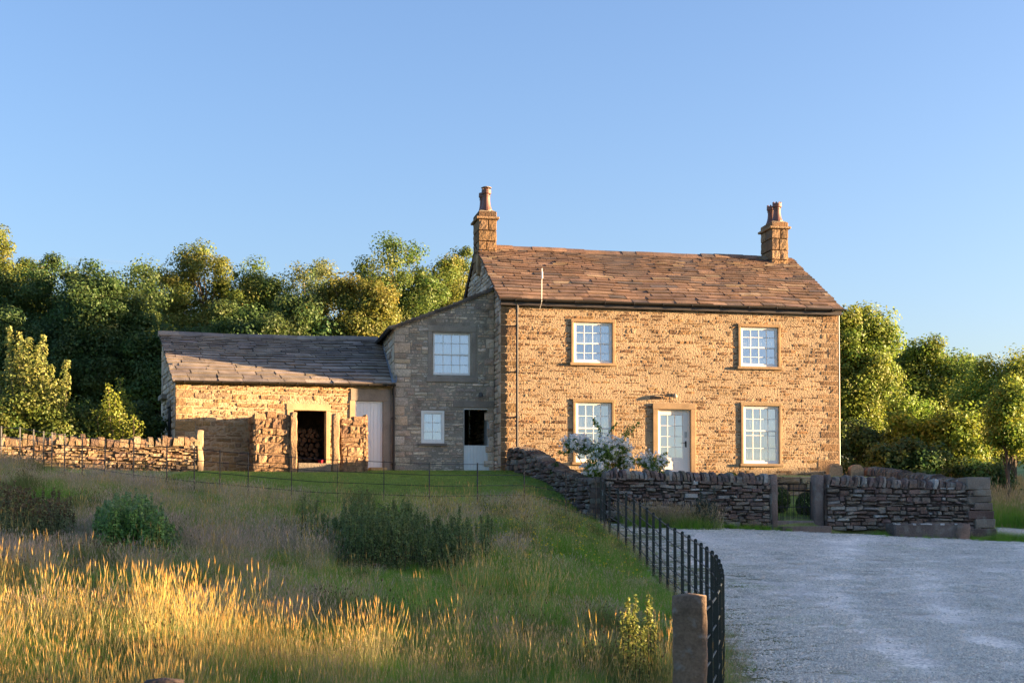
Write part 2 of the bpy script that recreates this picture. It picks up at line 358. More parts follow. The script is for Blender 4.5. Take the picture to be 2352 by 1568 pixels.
def masonry(mb, P, S0, S1, T0, T1, openings=(), pal=SAND, ch=(.09, .17), sl=(.14, .5), rough=.012, dj=.010, quoinL=None, quoinR=None, mort=MORT, top=None, jit=.004, g=.006, bot=None, bk=True, bd=-.035, big=.06, ops_real=None):
    if bk: backing(mb, P, S0, S1, T0, T1, ops_real if ops_real is not None else openings, mort, bd, top)
    courses = []; t = T0
    while t < T1-.02:
        h = random.uniform(*ch)
        if random.random() < big: h *= 1.5
        if T1-t-h < ch[0]*.7: h = T1-t
        courses.append((t, t+h)); t += h
    quo = []
    for side in ('L', 'R'):
        qp = quoinL if side == 'L' else quoinR
        if not qp: continue
        i = 0; alt = 0
        while i < len(courses):
            n = random.choice((2, 2, 3)); j = min(i+n, len(courses))
            w = (qp[1] if alt else qp[0])*random.uniform(.8, 1.2); alt = 1-alt
            a, b = (S0, S0+w) if side == 'L' else (S1-w, S1)
            t0, t1 = courses[i][0], courses[j-1][1]
            if top is None or t1 < top((a+b)/2): 
                quo.append((a, b, t0, t1)); stone(mb, P, a, b, t0, t1, .008, rough*.75, pick(pal[:5], .1), g, jit*.5, bd-.01)
            i = j
    for t0, t1 in courses:
        tm = (t0+t1)/2
        blocks = [(o[0]+.03, o[1]-.03) for o in openings if min(t1, o[3])-max(t0, o[2]) > .35*(t1-t0)] + [(q[0], q[1]) for q in quo if q[2]-1e-6 <= tm <= q[3]+1e-6]
        ivs = [(S0, S1)]
        for a, b in blocks:
            ivs = [r for (p, q) in ivs for r in ((p, min(q, a)), (max(p, b), q)) if r[1]-r[0] > .03]
        for p, q in ivs:
            s = p
            while s < q-1e-6:
                w = random.uniform(*sl)*(1 if random.random() > .15 else .5)
                if q-s-w < sl[0]*.7: w = q-s
                if top is not None and tm > top(s+w/2): s += w; continue
                if bot is not None and tm < bot(s+w/2): s += w; continue
                stone(mb, P, s, s+w, t0, t1, random.uniform(-dj, dj*1.5), rough, pick(pal), g, jit, bd-.01); s += w
def dress_rect(mb, P, s0, s1, t0, t1, d0, d1, c, e=.01): mb.bbox((s0, t0, d0), (s1, t1, d1), c, e, lambda s, t, d: P(s, t, d))

# ------------------------------------------------------------------ roofs of stone slates
def slates(mb, Q, U0, U1, L, pal, rows, wid=(.4, .95), th=(.025, .045), u1f=None):
    """Q(u, r, n): along the eaves, up the slope, out of it"""
    r = -.02
    for i, ex in enumerate(rows):
        if r >= L-.03: break
        nr = min(r+ex, L); u = U0 - random.uniform(0, .3)*0; U1r = U1 if u1f is None else u1f(r)
        u = U0 + random.uniform(-.03, .02)
        first = random.uniform(.3, .9)
        while u < U1r-.02:
            w = random.uniform(*wid)*(1 if ex > .2 else .7)*first; first = 1
            if U1r-u-w < .2: w = U1r-u + random.uniform(-.02, .03)
            t = random.uniform(*th); lift = random.uniform(0, .02); tail = random.uniform(-.013, .013)
            a, b = u+.004, u+w-random.choice((.008, .012, .03)); r0 = r+tail; r1 = nr+.05
            sk = random.uniform(-.012, .012); c = pick(pal, .13)
            m = (a+b)/2
            vs = [Q(a, r0+sk, t+lift), Q(m, r0+random.uniform(-.01, .01), t+lift+random.uniform(-.006, .006)), Q(b, r0-sk, t+lift), Q(b, r1, .004), Q(m, r1, .006), Q(a, r1, .004),
                  Q(a, r0+sk, -.03), Q(m, r0, -.03), Q(b, r0-sk, -.03), Q(b, r1, -.03), Q(a, r1, -.03)]
            mb.add(vs, [(0, 1, 4, 5), (1, 2, 3, 4)], c); mb.add(vs, [(6, 7, 1, 0), (7, 8, 2, 1), (8, 9, 3, 2), (10, 6, 0, 5)], tuple(q*.55 for q in c))  # edges darkened: dirt, plus the shade under each course painted in
            u += w
        r = nr

# ------------------------------------------------------------------ joinery
CREAM = (.84, .82, .76)
def sash(parent, P, s0, s1, t0, t1, colsn, bars, meet=None, d=-.075, fw=.055, curtains='sides', seed=0, name='window', white=CREAM, lower_raise=0):
    """white sash window: frame with glazing bars, one pane, curtains or reflection strips. bars: heights of the horizontal bars"""
    mb = MB()
    bx = lambda a, b, c, e, d0, d1, ch=.006: mb.bbox((a, c, d0), (b, e, d1), white, ch, P)
    bx(s0, s0+fw, t0, t1, d-.05, d+.03); bx(s1-fw, s1, t0, t1, d-.05, d+.03)
    bx(s0+fw, s1-fw, t1-fw, t1, d-.05, d+.028); bx(s0+fw, s1-fw, t0, t0+fw*1.2, d-.05, d+.028)
    gs0, gs1, gt0, gt1 = s0+fw, s1-fw, t0+fw*1.2, t1-fw
    sw = .035
    bx(gs0, gs0+sw, gt0, gt1, d-.035, d+.012, .004); bx(gs1-sw, gs1, gt0, gt1, d-.035, d+.012, .004)
    bx(gs0+sw, gs1-sw, gt1-sw, gt1, d-.035, d+.011, .004); bx(gs0+sw, gs1-sw, gt0, gt0+sw*1.3, d-.035, d+.011, .004)
    if meet is not None: bx(gs0+sw, gs1-sw, meet-.022, meet+.022, d-.04, d+.018, .004)
    for i in range(1, colsn):
        x = gs0+sw+(gs1-gs0-2*sw)*i/colsn; bx(x-.0105, x+.0105, gt0+sw*1.3, gt1-sw, d-.03, d+.008, .003)
    for t in bars: bx(gs0+sw, gs1-sw, t-.0105, t+.0105, d-.028, d+.006, .003)
    w = mb.build(name, M_WHITE, parent)
    g = MB(); pn = MB()
    def pane(a, b, c, e, tilt):
        pn.add([P(a, c, d-.012-tilt), P(b, c, d-.012-tilt), P(b, e, d-.012+tilt), P(a, e, d-.012+tilt)], [(0, 1, 2, 3)], (1, 1, 1))
    random.seed(seed)
    if meet: pane(gs0, gs1, gt0, meet, -.010); pane(gs0, gs1, meet, gt1, -.008)
    else: pane(gs0, gs1, gt0, gt1, -.015)
    pn.build('pane', M_GLASS, w)
    if curtains:
        cu = MB(); W = (.74, .76, .76)
        def drape(a, b, c, e, dd):
            n = max(6, int((b-a)/.03)); vs = []
            for i in range(n+1):
                x = a+(b-a)*i/n; o = .02*math.sin(i*1.7+seed)
                vs += [P(x, c, dd+o), P(x, e, dd+o)]
            cu.add(vs, [(2*i, 2*i+2, 2*i+3, 2*i+1) for i in range(n)], W)
        Wd = s1-s0
        if curtains == 'sides': drape(s0, s0+Wd*.25, t0, t1, d-.16); drape(s1-Wd*.25, s1, t0, t1, d-.16)
        if curtains == 'full': drape(s0, s1, t0, t1, d-.14)
        if curtains == 'glow_strips':  # pale strips added to stand in for the horizon reflected in each sash
            drape(s0+.02, s1-.02, t0, t0+(t1-t0)*.20, d-.13); drape(s0+.02, s1-.02, meet, meet+(t1-meet)*.42, d-.13); drape(s0, s1, t0-.1, t1+.1, d-.5)
        if curtains == 'half': drape(s0, s1, t0+(t1-t0)*.52, t0+(t1-t0)*.70, d-.12); drape(s0, s0+Wd*.22, t0, t1, d-.17); drape(s1-Wd*.26, s1, t0, t1, d-.17)
        cu.build('pane_cloth', M_CLOTH, w)
    return w
def surround(parent, P, s0, s1, t0, t1, w, head, sill, proj, c, depth=-.16, sill_out=.05, base=False):
    mb = MB()
    dress_rect(mb, P, s0, s0+w, t0, t1-head, depth, proj, c); dress_rect(mb, P, s1-w, s1, t0, t1-head, depth, proj, c)
    dress_rect(mb, P, s0-.01, s1+.01, t1-head+.001, t1, depth, proj+.004, pick([c], .06))
    o = mb.build('surround', M_ASHLAR, parent)
    if sill:
        ms = MB(); dress_rect(ms, P, s0-.05, s1+.05, t0-sill, t0, depth, proj+sill_out, pick([c], .05)); ms.build('sill', M_ASHLAR, parent)
    return o
def gutter(parent, pts, r=.065, name='gutter', c=(.018, .015, .013)):
    mb = MB(); n = 8; vs = []; fs = []
    p0, p1 = Vector(pts[0]), Vector(pts[1]); d = (p1-p0).normalized(); side = Vector((d.y, -d.x, 0)).normalized()
    k = 24
    for i in range(k+1):
        p = p0.lerp(p1, i/k)
        for j in range(n+1):
            t = math.pi*j/n
            vs.append(tuple(p + side*math.cos(t)*r + Vector((0, 0, -math.sin(t)*r))))
    fs = [(i*(n+1)+j, (i+1)*(n+1)+j, (i+1)*(n+1)+j+1, i*(n+1)+j+1) for i in range(k) for j in range(n)]
    mb.add(vs, fs, c)
    for i in range(k//2):
        p = p0.lerp(p1, (i+.5)/(k//2)); mb.box((p.x-.012, p.y-.012-r*.9, p.z-r-.012), (p.x+.012, p.y+.02+r, p.z-.01), c)
    return mb.build(name, M_IRON, parent)
def downpipe(parent, x, y, z0, z1, wall_y, c=(.02, .017, .015)):
    mb = MB(); mb.tube([(x, y, z0), (x, y, z1-.25), (x, y-.02, z1)], .04, c, 10)
    z = z0+.3
    while z < z1-.2:
        mb.tube([(x, y, z-.05), (x, y, z+.05)], .052, c, 10); mb.box((x-.075, y-.01, z-.015), (x+.075, wall_y+.01, z+.015), c); z += 1.45
    mb.tube([(x, y, z1-.3), (x, y, z1-.1)], .055, c, 10)
    return mb.build('downpipe', M_IRON, parent, smooth=False)

# ================================================================== FARMHOUSE
W, DP, EH, RH, RV = 11.48, 8.3, 5.46, 7.95, 4.15
house = empty('farmhouse', (HO[0], HO[1], BASE), AH, 'two storey sandstone farmhouse with brown stone slate roof and two end chimneys', 'house')
PF = lambda s, t, d: (s, -d, t)
ops = [(2.30, 3.76, 3.44, 4.94), (7.95, 9.43, 3.44, 4.94), (2.36, 3.74, .25, 2.36), (8.03, 9.45, .25, 2.34), (5.02, 6.47, -.1, 2.27)]
real = [(o[0]+.05, o[1]-.05, max(o[2], -.1)+.03, o[3]-.04) for o in ops]
mb = MB()
random.seed(21)
masonry(mb, PF, 0, W, -.5, EH, ops, SAND, (.06, .13), (.10, .55), .0095, .008, (.32, .55), (.38, .68), (.355, .258, .157), ops_real=real, bd=-.004, g=.003, jit=.006)
mb.build('front_wall', M_FACADE, house)
mb = MB()
PG = lambda s, t, d: (-d, s, t)
gtop = lambda s: EH + (RH-EH)*(s/RV if s < RV else (DP-s)/(DP-RV))
masonry(mb, PG, 0, DP, -.5, RH, (), WINGP, (.1, .2), (.2, .6), .012, .012, (.5, .3), None, (.28, .23, .17), top=gtop)
mb.build('gable_wall', M_STONE, house)
mb = MB()
mb.add([(W, 0, -.5), (W, DP, -.5), (W, DP, EH), (W, RV, RH), (W, 0, EH)], [(0, 1, 2, 3, 4)], SAND[3])
mb.add([(W, DP, -.5), (0, DP, -.5), (0, DP, EH), (W, DP, EH)], [(0, 1, 2, 3)], WINGP[1])
mb.add([(0.05, .6, 2.75), (W-.05, .6, 2.75), (W-.05, DP-.05, 2.75), (0.05, DP-.05, 2.75)], [(0, 1, 2, 3)], (.3, .25, .2))
mb.add([(0.05, .6, .02), (W-.05, .6, .02), (W-.05, DP-.05, .02), (0.05, DP-.05, .02)], [(0, 1, 2, 3)], (.2, .15, .1))
mb.add([(0.05, 3.6, .02), (W-.05, 3.6, .02), (W-.05, 3.6, EH), (0.05, 3.6, EH)], [(0, 1, 2, 3)], (.5, .47, .42))
mb.build('rear_walls', M_STONE, house)
# roof
SL = math.hypot(RV+.2, RH-EH); cs, sn = (RV+.2)/SL, (RH-EH)/SL
def sag(u, r): return -.05*math.sin(math.pi*min(max(u/W, 0), 1))*(r/SL) + .012*math.sin(u*2.1+1.3) + .010*math.sin(u*.9)
QF = lambda u, r, n: (u, -.2+r*cs-n*sn, EH+.03+r*sn+n*cs+sag(u, r))
QB = lambda u, r, n: (u, DP+.2-r*cs+n*sn, EH+.03+r*sn+n*cs+sag(u, r))
rows = []; e = .33
while sum(rows) < SL: rows.append(e); e = max(.17, e*.96)
mb = MB(); random.seed(5)
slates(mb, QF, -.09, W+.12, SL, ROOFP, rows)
mb.add([QF(-.05, 0, -.02), QF(W+.08, 0, -.02), QF(W+.08, SL, -.02), QF(-.05, SL, -.02)], [(0, 1, 2, 3)], (.08, .06, .05))
mb.add([QB(-.09, 0, .02), QB(W+.12, 0, .02), QB(W+.12, SL, .02), QB(-.09, SL, .02)], [(3, 2, 1, 0)], ROOFP[1])
mb.add([QF(-.07, 0, .01), QF(-.07, SL, .01), QF(-.07, SL, -.09), QF(-.07, 0, -.09)], [(0, 1, 2, 3)], (.1, .08, .06))
mb.add([QB(-.07, 0, .01), QB(-.07, SL, .01), QB(-.07, SL, -.09), QB(-.07, 0, -.09)], [(0, 1, 2, 3)], (.1, .08, .06))
roof = mb.build('roof', M_SLATE, house)
mb = MB(); u = .55
while u < W-.9:
    l = min(random.uniform(.5, .75), W-.85-u+.001); z = RH+.03+sag(u+l/2, SL)
    c = pick(ROOFP, .12); j = random.uniform(-.008, .008)
    prof = [(-.24, -.10), (-.225, -.055), (-.06, .065), (.06, .065), (.225, -.055), (.24, -.10)]
    vs = [(u+.004, RV+p[0], z+p[1]+j) for p in prof]+[(u+l-.004, RV+p[0], z+p[1]+j) for p in prof]; n = len(prof)
    mb.add(vs, [(k, k+n, k+n+1, k+1) for k in range(n-1)]+[tuple(range(n)), tuple(range(n, 2*n))[::-1]], c); u += l
mb.build('ridge', M_SLATE, roof)
gutter(house, [(-.06, -.28, EH+.02), (W+.14, -.28, EH+.02)])
mb = MB(); mb.box((-.02, -.16, EH-.16), (W+.05, -.02, EH-.02), (.05, .04, .035)); mb.build('fascia', M_IRON, house)
downpipe(house, .51, -.11, 0, EH-.08, 0)
# chimneys
def chimney(u0, u1, v0, v1, h, cap, ptop, cowl, seed):
    random.seed(seed)
    mb = MB(); z = 7.1
    P1 = lambda s, t, d: (u0+s, v0-d, t); P2 = lambda s, t, d: (u0-d, v1-s, t); P3 = lambda s, t, d: (u1+d, v0+s, t); P4 = lambda s, t, d: (u1-s, v1+d, t)
    while z < h-.02:
        hh = min(random.uniform(.3, .42), h-z)
        if h-z-hh < .12: hh = h-z
        for Pn, w in ((P1, u1-u0), (P2, v1-v0), (P3, v1-v0), (P4, u1-u0)):
            k = random.choice((0, .55, .45)) if w > .3 else 0
            cuts = [0, w*k, w] if k else [0, w]
            for a, b in zip(cuts, cuts[1:]): stone(mb, Pn, a, b, z, z+hh, .012, .008, pick(SAND[:6], .12), .003, .002, -.05)
        z += hh
    ch = mb.build('chimney', M_STONE, house)
    mb = MB()
    mb.bbox((u0-.09, v0-.09, h), (u1+.09, v1+.09, h+.085), pick(DRESS), .02)
    mb.bbox((u0-.01, v0-.01, h+.086), (u1+.01, v1+.01, cap-.07), pick(SAND), .025)
    vs = [(u0, v0, cap-.069), (u1, v0, cap-.069), (u1, v1, cap-.069), (u0, v1, cap-.069), (u0+.14, v0+.16, cap+.02), (u1-.14, v0+.16, cap+.02), (u1-.14, v1-.16, cap+.02), (u0+.14, v1-.16, cap+.02)]
    mb.add(vs, [(0, 1, 5, 4), (1, 2, 6, 5), (2, 3, 7, 6), (3, 0, 4, 7), (4, 5, 6, 7)], (.44, .34, .2))
    mb.build('chimney_cap', M_STONE, ch)
    mb = MB(); mb.bbox((u0-.05, v0-.05, 6.9), (u1+.05, v0+.3, 7.62), pick(DRESS), .02); mb.build('chimney_base', M_STONE, ch)
    for i, vv in enumerate((v0+.26, v1-.26)):
        mb = MB(); b = cap-.02; k = (ptop-b)/.84; cu = (u0+u1)/2; cc = (.16, .075, .055)
        prof = [(.20, 0), (.205, .05), (.185, .10), (.165, .16), (.148, .24), (.135, .34), (.128, .46), (.126, .54), (.142, .545), (.142, .575), (.128, .58), (.13, .62), (.155, .64), (.168, .66), (.168, .72), (.16, .725), (.165, .73), (.165, .80)]
        if cowl and i == 0: prof += [(.13, .81), (.09, .80), (.07, .70)]
        else: prof += [(.13, .80), (.12, .60)]
        mb.lathe([(r, b+z*k) for r, z in prof], cu, vv, cc, 18)
        if not cowl:
            for q in range(9):
                t = 2*math.pi*q/9
                for (ta, tb, zz) in ((t-.2, t, .0), (t, t+.2, 0)): pass
                pts = [(cu+.166*math.cos(t+o), vv+.166*math.sin(t+o), b+k*z) for o, z in ((-.30, .79), (.30, .79), (0, .87))]
                pin = [(cu+.135*math.cos(t+o), vv+.135*math.sin(t+o), b+k*z) for o, z in ((-.30, .79), (.30, .79), (0, .87))]
                mb.add(pts+pin, [(0, 1, 2), (5, 4, 3), (1, 4, 5, 2), (0, 2, 5, 3)], cc)
        for q in range(6):
            t = 2*math.pi*q/6+.3; x, y = cu+.132*math.cos(t), vv+.132*math.sin(t)
            mb.tube([(x, y, b+k*.585), (x, y, b+k*.64)], .02, (.02, .012, .01), 5)
        po = mb.build('chimney_pot', M_POT, ch, smooth=False)
        if cowl and i == 0:
            mb = MB()
            for q in range(4):
                t = 2*math.pi*q/4+.4; mb.tube([(cu+.13*math.cos(t), vv+.13*math.sin(t), b+k*.79), (cu+.13*math.cos(t), vv+.13*math.sin(t), b+k*.87)], .008, (.15, .1, .07), 4)
            mb.lathe([(.18, b+k*.86), (.185, b+k*.875), (.12, b+k*.91), (.0, b+k*.925)], cu, vv, (.27, .2, .14), 16); mb.build('cowl', M_POT, po)
chimney(-.06, .56, 3.62, 4.68, 8.82, 9.16, 9.93, True, 3)
chimney(10.60, 11.22, 3.62, 4.68, 8.93, 9.24, 9.92, False, 4)
# windows and door
for i, o in enumerate(ops[:4]):
    up = i < 2; s0, s1, t0, t1 = o
    t0 += .09
    if up:
        a, b = t0+.0, t1-.10; meet = a+(b-a)*.485
        bars = [a+(b-a)*.745, a+(b-a)*.25]
        w = sash(house, PF, s0+.09, s1-.09, a, b, 4, bars, meet, seed=i, curtains='glow_strips')
    else:
        a, b = t0+.0, t1-.10; hgt = b-a; meet = b-hgt*.43
        bars = [b-hgt*.225, b-hgt*.51, b-hgt*.73]
        w = sash(house, PF, s0+.09, s1-.09, a, b, 4, bars, meet, seed=i, curtains='glow_strips')
    surround(w, PF, s0, s1, t0, t1, .09, .10, .09, .036, pick(DRESS, .06))
s0, s1, t1 = 5.02, 6.47, 2.27
door = MB(); P = PF; dw = (.80, .77, .70)
da, db = s0+.17, s1-.17
bx = lambda a, b, c, e, d0, d1, ch=.006: door.bbox((a, c, d0), (b, e, d1), dw, ch, P)
bx(da, da+.05, .02, 2.08, -.15, -.06); bx(db-.05, db, .02, 2.08, -.15, -.06); bx(da+.05, db-.05, 2.03, 2.08, -.15, -.062)
la, lb = da+.053, db-.053
bx(la, la+.05, .03, 2.02, -.13, -.08); bx(lb-.19, lb, .03, 2.02, -.13, -.08); bx(la+.05, lb-.19, 1.9, 2.02, -.13, -.081)
bx(la+.05, lb-.19, .03, .52, -.13, -.081); bx(la+.16, lb-.29, .12, .40, -.129, -.072)
ga, gb = la+.05, lb-.19
for i in (1, 2): x = ga+(gb-ga)*i/3; bx(x-.009, x+.009, .52, 1.9, -.12, -.084, .003)
for i in (1, 2, 3): t = .52+1.38*i/4; bx(ga, gb, t-.009, t+.009, -.119, -.085, .003)
do = door.build('front_door', M_WHITE, house)
pn = MB(); pn.add([P(ga, .52, -.088), P(gb, .52, -.088), P(gb, 1.9, -.118), P(ga, 1.9, -.118)], [(0, 1, 2, 3)], (1, 1, 1)); pn.build('pane', M_GLASS, do)
cu = MB(); cu.add([P(ga, .52, -.2), P(gb, .52, -.2), P(gb, 1.9, -.2), P(ga, 1.9, -.2)], [(0, 1, 2, 3)], (.6, .62, .6)); cu.build('pane_cloth', M_CLOTH, do)
h = MB(); hx = lb-.085; BK = (.012, .011, .011)
h.bbox((hx-.028, .86, -.08), (hx+.028, 1.06, -.066), BK, .004, P); h.tube([P(hx, 1.0, -.07), P(hx, 1.0, -.02)], .011, BK, 8); h.tube([P(hx, 1.0, -.02), P(hx-.13, 1.0, -.02)], .011, BK, 8); h.build('handle', M_IRON, do)
h = MB(); h.tube([P(hx-.02, 1.18, -.07), P(hx+.02, 1.18, -.07), P(hx+.02, 1.36, -.07), P(hx-.02, 1.36, -.07), P(hx-.02, 1.18, -.07)], .007, (.1, .1, .1), 6); h.build('knocker', M_IRON, do)
su = surround(do, PF, s0, s1, -.05, t1, .17, .19, 0, .05, pick(DRESS, .05), depth=-.17)
h = MB(); h.bbox((4.95, -.2, -.1), (6.55, -.02, .35), (.3, .22, .14), .02, PF); h.build('doorstep', M_ASHLAR, do)
def walllamp(parent, P, s, t, c=(.12, .10, .08)):
    mb = MB(); mb.bbox((s-.04, t-.05, 0), (s+.04, t+.05, .05), c, .008, P); mb.tube([P(s, t, .05), P(s, t+.05, .12), P(s, t, .17)], .012, c, 6)
    pts = [(.03, .04), (.075, -.02), (.085, -.09)]
    vs = []; n = 10
    for r, z in pts:
        for k in range(n): a = 2*math.pi*k/n; vs.append(P(s+r*math.cos(a), t+z, .17+r*math.sin(a)))
    mb.add(vs, [(i*n+k, i*n+(k+1) % n, (i+1)*n+(k+1) % n, (i+1)*n+k) for i in range(2) for k in range(n)], c)
    return mb.build('wall_lamp', M_IRON, parent)
walllamp(house, PF, 5.72, 2.55, (.25, .2, .14))
mb = MB(); mb.tube([(1.26, -.05, EH-.25), (1.26, -.33, EH-.05), (1.26, -.36, EH+.85)], .010, (.6, .58, .55), 6); mb.bbox((1.235, -.40, EH+.66), (1.29, -.345, EH+.90), (.55, .54, .52), .015); mb.tube([(1.26, -.37, EH+.9), (1.26, -.37, EH+1.0)], .014, (.55, .54, .52), 6)
mb.build('antenna', M_WHITE, house)
mb = MB(); mb.tube([(W+.03, .02, .3), (W+.03, .02, EH-.05)], .018, (.25, .18, .11), 6); mb.build('conduit', M_IRON, house)

# ================================================================== WING (lean-to of the house)
wing = empty('cottage_wing', (HO[0], HO[1], BASE), AH, 'shaded stone lean-to wing with mono-pitch roof and half open stable door', 'house wing')
WV = 1.07; PW = lambda s, t, d: (s, WV-d, t)
wt = lambda s: 4.68 + (6.02-4.68)*(s+3.27)/3.27
wops = [(-2.2, -.52, 2.93, 4.78), (-2.42, -1.61, .9, 2.02), (-1.05, -.0, -.1, 2.14)]
wreal = [(-2.0, -.8, 3.16, 4.5), (-2.35, -1.68, .98, 1.97), (-1.0, -.05, -.1, 2.09)]
mb = MB(); random.seed(31)
masonry(mb, PW, -3.27, 0, -.5, 6.0, wops, WINGP, (.055, .13), (.11, .42), .012, .011, (.55, .35), (.3, .2), (.31, .27, .21), top=wt, ops_real=wreal, bd=-.010, jit=.008)
mb.build('front_wall', M_STONE, wing)
PS = lambda s, t, d: (-3.27-d, WV+s, t)
mb = MB(); masonry(mb, PS, 0, 4.8, 2.4, 4.64, (), WINGP, (.12, .22), (.2, .6), .012, .012, (.35, .5), None, (.27, .23, .18)); 
mb.add([(-3.27, WV, -.5), (-3.27, 5.9, -.5), (-3.27, 5.9, 2.5), (-3.27, WV, 2.5)], [(0, 1, 2, 3)], WINGP[2])
mb.add([(-3.27, 5.87, -.5), (0, 5.87, -.5), (0, 5.87, 5.9), (-3.27, 5.87, 4.6)], [(0, 1, 2, 3)], WINGP[2])
mb.build('side_wall', M_STONE, wing)
# roof slab: verge in front, slope falls to the left
mb = MB(); th = math.atan2(6.02-4.68, 3.27); Lw = 3.27/math.cos(th)+.16
QW = lambda v, r, n: (-3.27-.16*math.cos(th)+r*math.cos(th)-n*math.sin(th), v, 4.70-.16*math.sin(th)+r*math.sin(th)+n*math.cos(th)-.04*math.sin(math.pi*r/Lw))
rows = [.3, .28, .27, .26, .25, .24, .23, .22, .21, .2, .19, .18, .17, .16, .16, .15, .15, .15, .15, .15]
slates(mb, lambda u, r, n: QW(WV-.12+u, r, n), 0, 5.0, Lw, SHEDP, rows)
for a, b in (((WV-.1), WV+.02), (WV+.02, 5.9)): mb.add([QW(a, 0, -.03), QW(b, 0, -.03), QW(b, Lw, -.03), QW(a, Lw, -.03)], [(0, 1, 2, 3)], (.07, .06, .055))
n = 12
mb.add([QW(WV-.10, Lw*i/n, z) for i in range(n+1) for z in (-.08, .01)], [(2*i, 2*i+2, 2*i+3, 2*i+1) for i in range(n)], (.13, .11, .09))
wr = mb.build('roof', M_SLATE, wing)
mb = MB(); mb.box((-.06, WV-.12, 5.98), (.0, 5.6, 6.12), (.3, .32, .34)); mb.build('flashing', M_IRON, wr)
gutter(wing, [(-3.47, WV-.12, 4.60), (-3.47, 5.8, 4.60)], .06)
w = sash(wing, PW, -2.04, -.76, 3.12, 4.55, 4, [3.12+1.43*.745, 3.12+1.43*.26], 3.12+1.43*.49, d=-.05, curtains='full', seed=9)
surround(w, PW, -2.18, -.60, 3.10, 4.75, .135, .195, .17, .012, (.31, .265, .215), depth=-.15, sill_out=.02)
w = sash(wing, PW, -2.39, -1.64, .95, 2.0, 2, [.95+1.05*.36, .95+1.05*.64], None, d=-.03, fw=.07, curtains='full', seed=10, name='casement_window')
ms = MB(); dress_rect(ms, PW, -2.5, -1.55, .87, .948, -.12, .05, (.2, .17, .14)); ms.build('sill', M_ASHLAR, w)
# stable door
sd = MB(); wc = (.83, .83, .79)
bx = lambda a, b, c, e, d0, d1, ch=.006: sd.bbox((a, c, d0), (b, e, d1), wc, ch, PW)
bx(-1.03, -.985, 0, 2.12, -.12, -.02); bx(-.15, -.02, 0, 2.12, -.12, -.02); bx(-.985, -.15, 2.06, 2.12, -.12, -.021)
for i in range(8): a = -.983+.831*i/8; bx(a+.002, a+.831/8-.002, .01, .88, -.1, -.055, .006)
bx(-.983, -.152, .86, .90, -.105, -.05)
st = sd.build('stable_door', M_WHITE, wing)
for t in (.98, 1.75): h = MB(); h.bbox((-.175, t, -.03), (-.15, t+.13, -.006), BK, .004, PW); h.build('hinge', M_IRON, st)
h = MB(); h.bbox((-.2, .9, -.75), (-.16, 2.05, -.1), (.5, .5, .47), .004, PW); h.build('upper_leaf', M_WHITE, st)
ms = MB(); dress_rect(ms, PW, -1.36, -.005, 2.125, 2.34, -.15, .012, (.28, .235, .19)); ms.build('lintel', M_ASHLAR, st)
room = MB()
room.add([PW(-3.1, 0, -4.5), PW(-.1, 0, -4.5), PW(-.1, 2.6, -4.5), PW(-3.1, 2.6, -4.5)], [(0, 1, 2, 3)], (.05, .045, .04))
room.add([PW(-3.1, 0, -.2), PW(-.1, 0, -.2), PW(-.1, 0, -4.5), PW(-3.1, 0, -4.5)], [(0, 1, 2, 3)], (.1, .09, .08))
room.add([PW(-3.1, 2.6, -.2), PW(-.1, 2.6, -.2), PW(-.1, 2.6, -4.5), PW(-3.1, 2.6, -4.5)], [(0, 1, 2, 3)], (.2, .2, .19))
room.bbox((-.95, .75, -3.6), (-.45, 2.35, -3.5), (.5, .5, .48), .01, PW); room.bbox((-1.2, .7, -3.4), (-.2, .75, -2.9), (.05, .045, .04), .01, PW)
room.build('room', M_WHITE, wing)
walllamp(wing, PW, -.47, 2.55, (.06, .055, .05))

# ================================================================== OUTBUILDING
AO = R(20.0); OC = (-10.22, 43.05)
shed = empty('outbuilding', (OC[0], OC[1], BASE), AO, 'low stone outbuilding with slate roof, firewood doorway and white plank door', 'outbuilding')
CO, SO = math.cos(AO), math.sin(AO)
def ow(u, v, z=0): return (OC[0]+u*CO-v*SO, OC[1]+u*SO+v*CO, BASE+z)
def o_px(px, py, v):
    k = (px-1176)/3267; u = (k*(OC[1]+v*CO)-OC[0]+v*SO)/(CO-k*SO); y = OC[1]+u*SO+v*CO
    return u, (1200-py)/3267*y-BASE
OL, OD = 6.86, 3.8
oe = lambda u: 2.72+.13*u/OL
PO = lambda s, t, d: (s, -d, t)
dl, dr = o_px(673, 942, 0)[0], o_px(748, 942, 0)[0]; dtop = o_px(710, 942, 0)[1]
wl, wr_ = o_px(815, 920, 0)[0], o_px(879, 920, 0)[0]; wtop = o_px(847, 920, 0)[1]
oops = [(dl-.2, dr+.12, -.2, dtop+.22), (wl-.2, OL, -.2, 2.9)]
oreal = [(dl, dr, -.2, dtop), (wl-.02, wr_+.02, -.2, wtop+.02)]
mb = MB(); random.seed(41)
SHEDW = [(0.302, 0.198, 0.101), (0.267, 0.171, 0.09), (0.324, 0.219, 0.119), (0.246, 0.153, 0.077), (0.309, 0.198, 0.09), (0.259, 0.177, 0.108)]
masonry(mb, PO, 0, OL, -.4, 2.86, oops, SHEDW, (.08, .19), (.14, .6), .017, .014, (.35, .55), None, (.38, .28, .17), top=oe, ops_real=oreal, bd=-.014, jit=.016)
mb.build('front_wall', M_FACADE, shed)
POG = lambda s, t, d: (-d, s, t)
mb = MB(); masonry(mb, POG, 0, OD, -.4, 4.6, [(1.0, 1.65, 0, 2.0)], WINGP, (.12, .22), (.2, .6), .012, .012, (.4, .6), (.4, .6), (.27, .23, .18), top=lambda s: 2.7+1.84*s/OD)
mb.add([(0, OD, -.4), (7.3, OD, -.4), (7.3, OD, 4.6), (0, OD, 4.6)], [(0, 1, 2, 3)], WINGP[1])
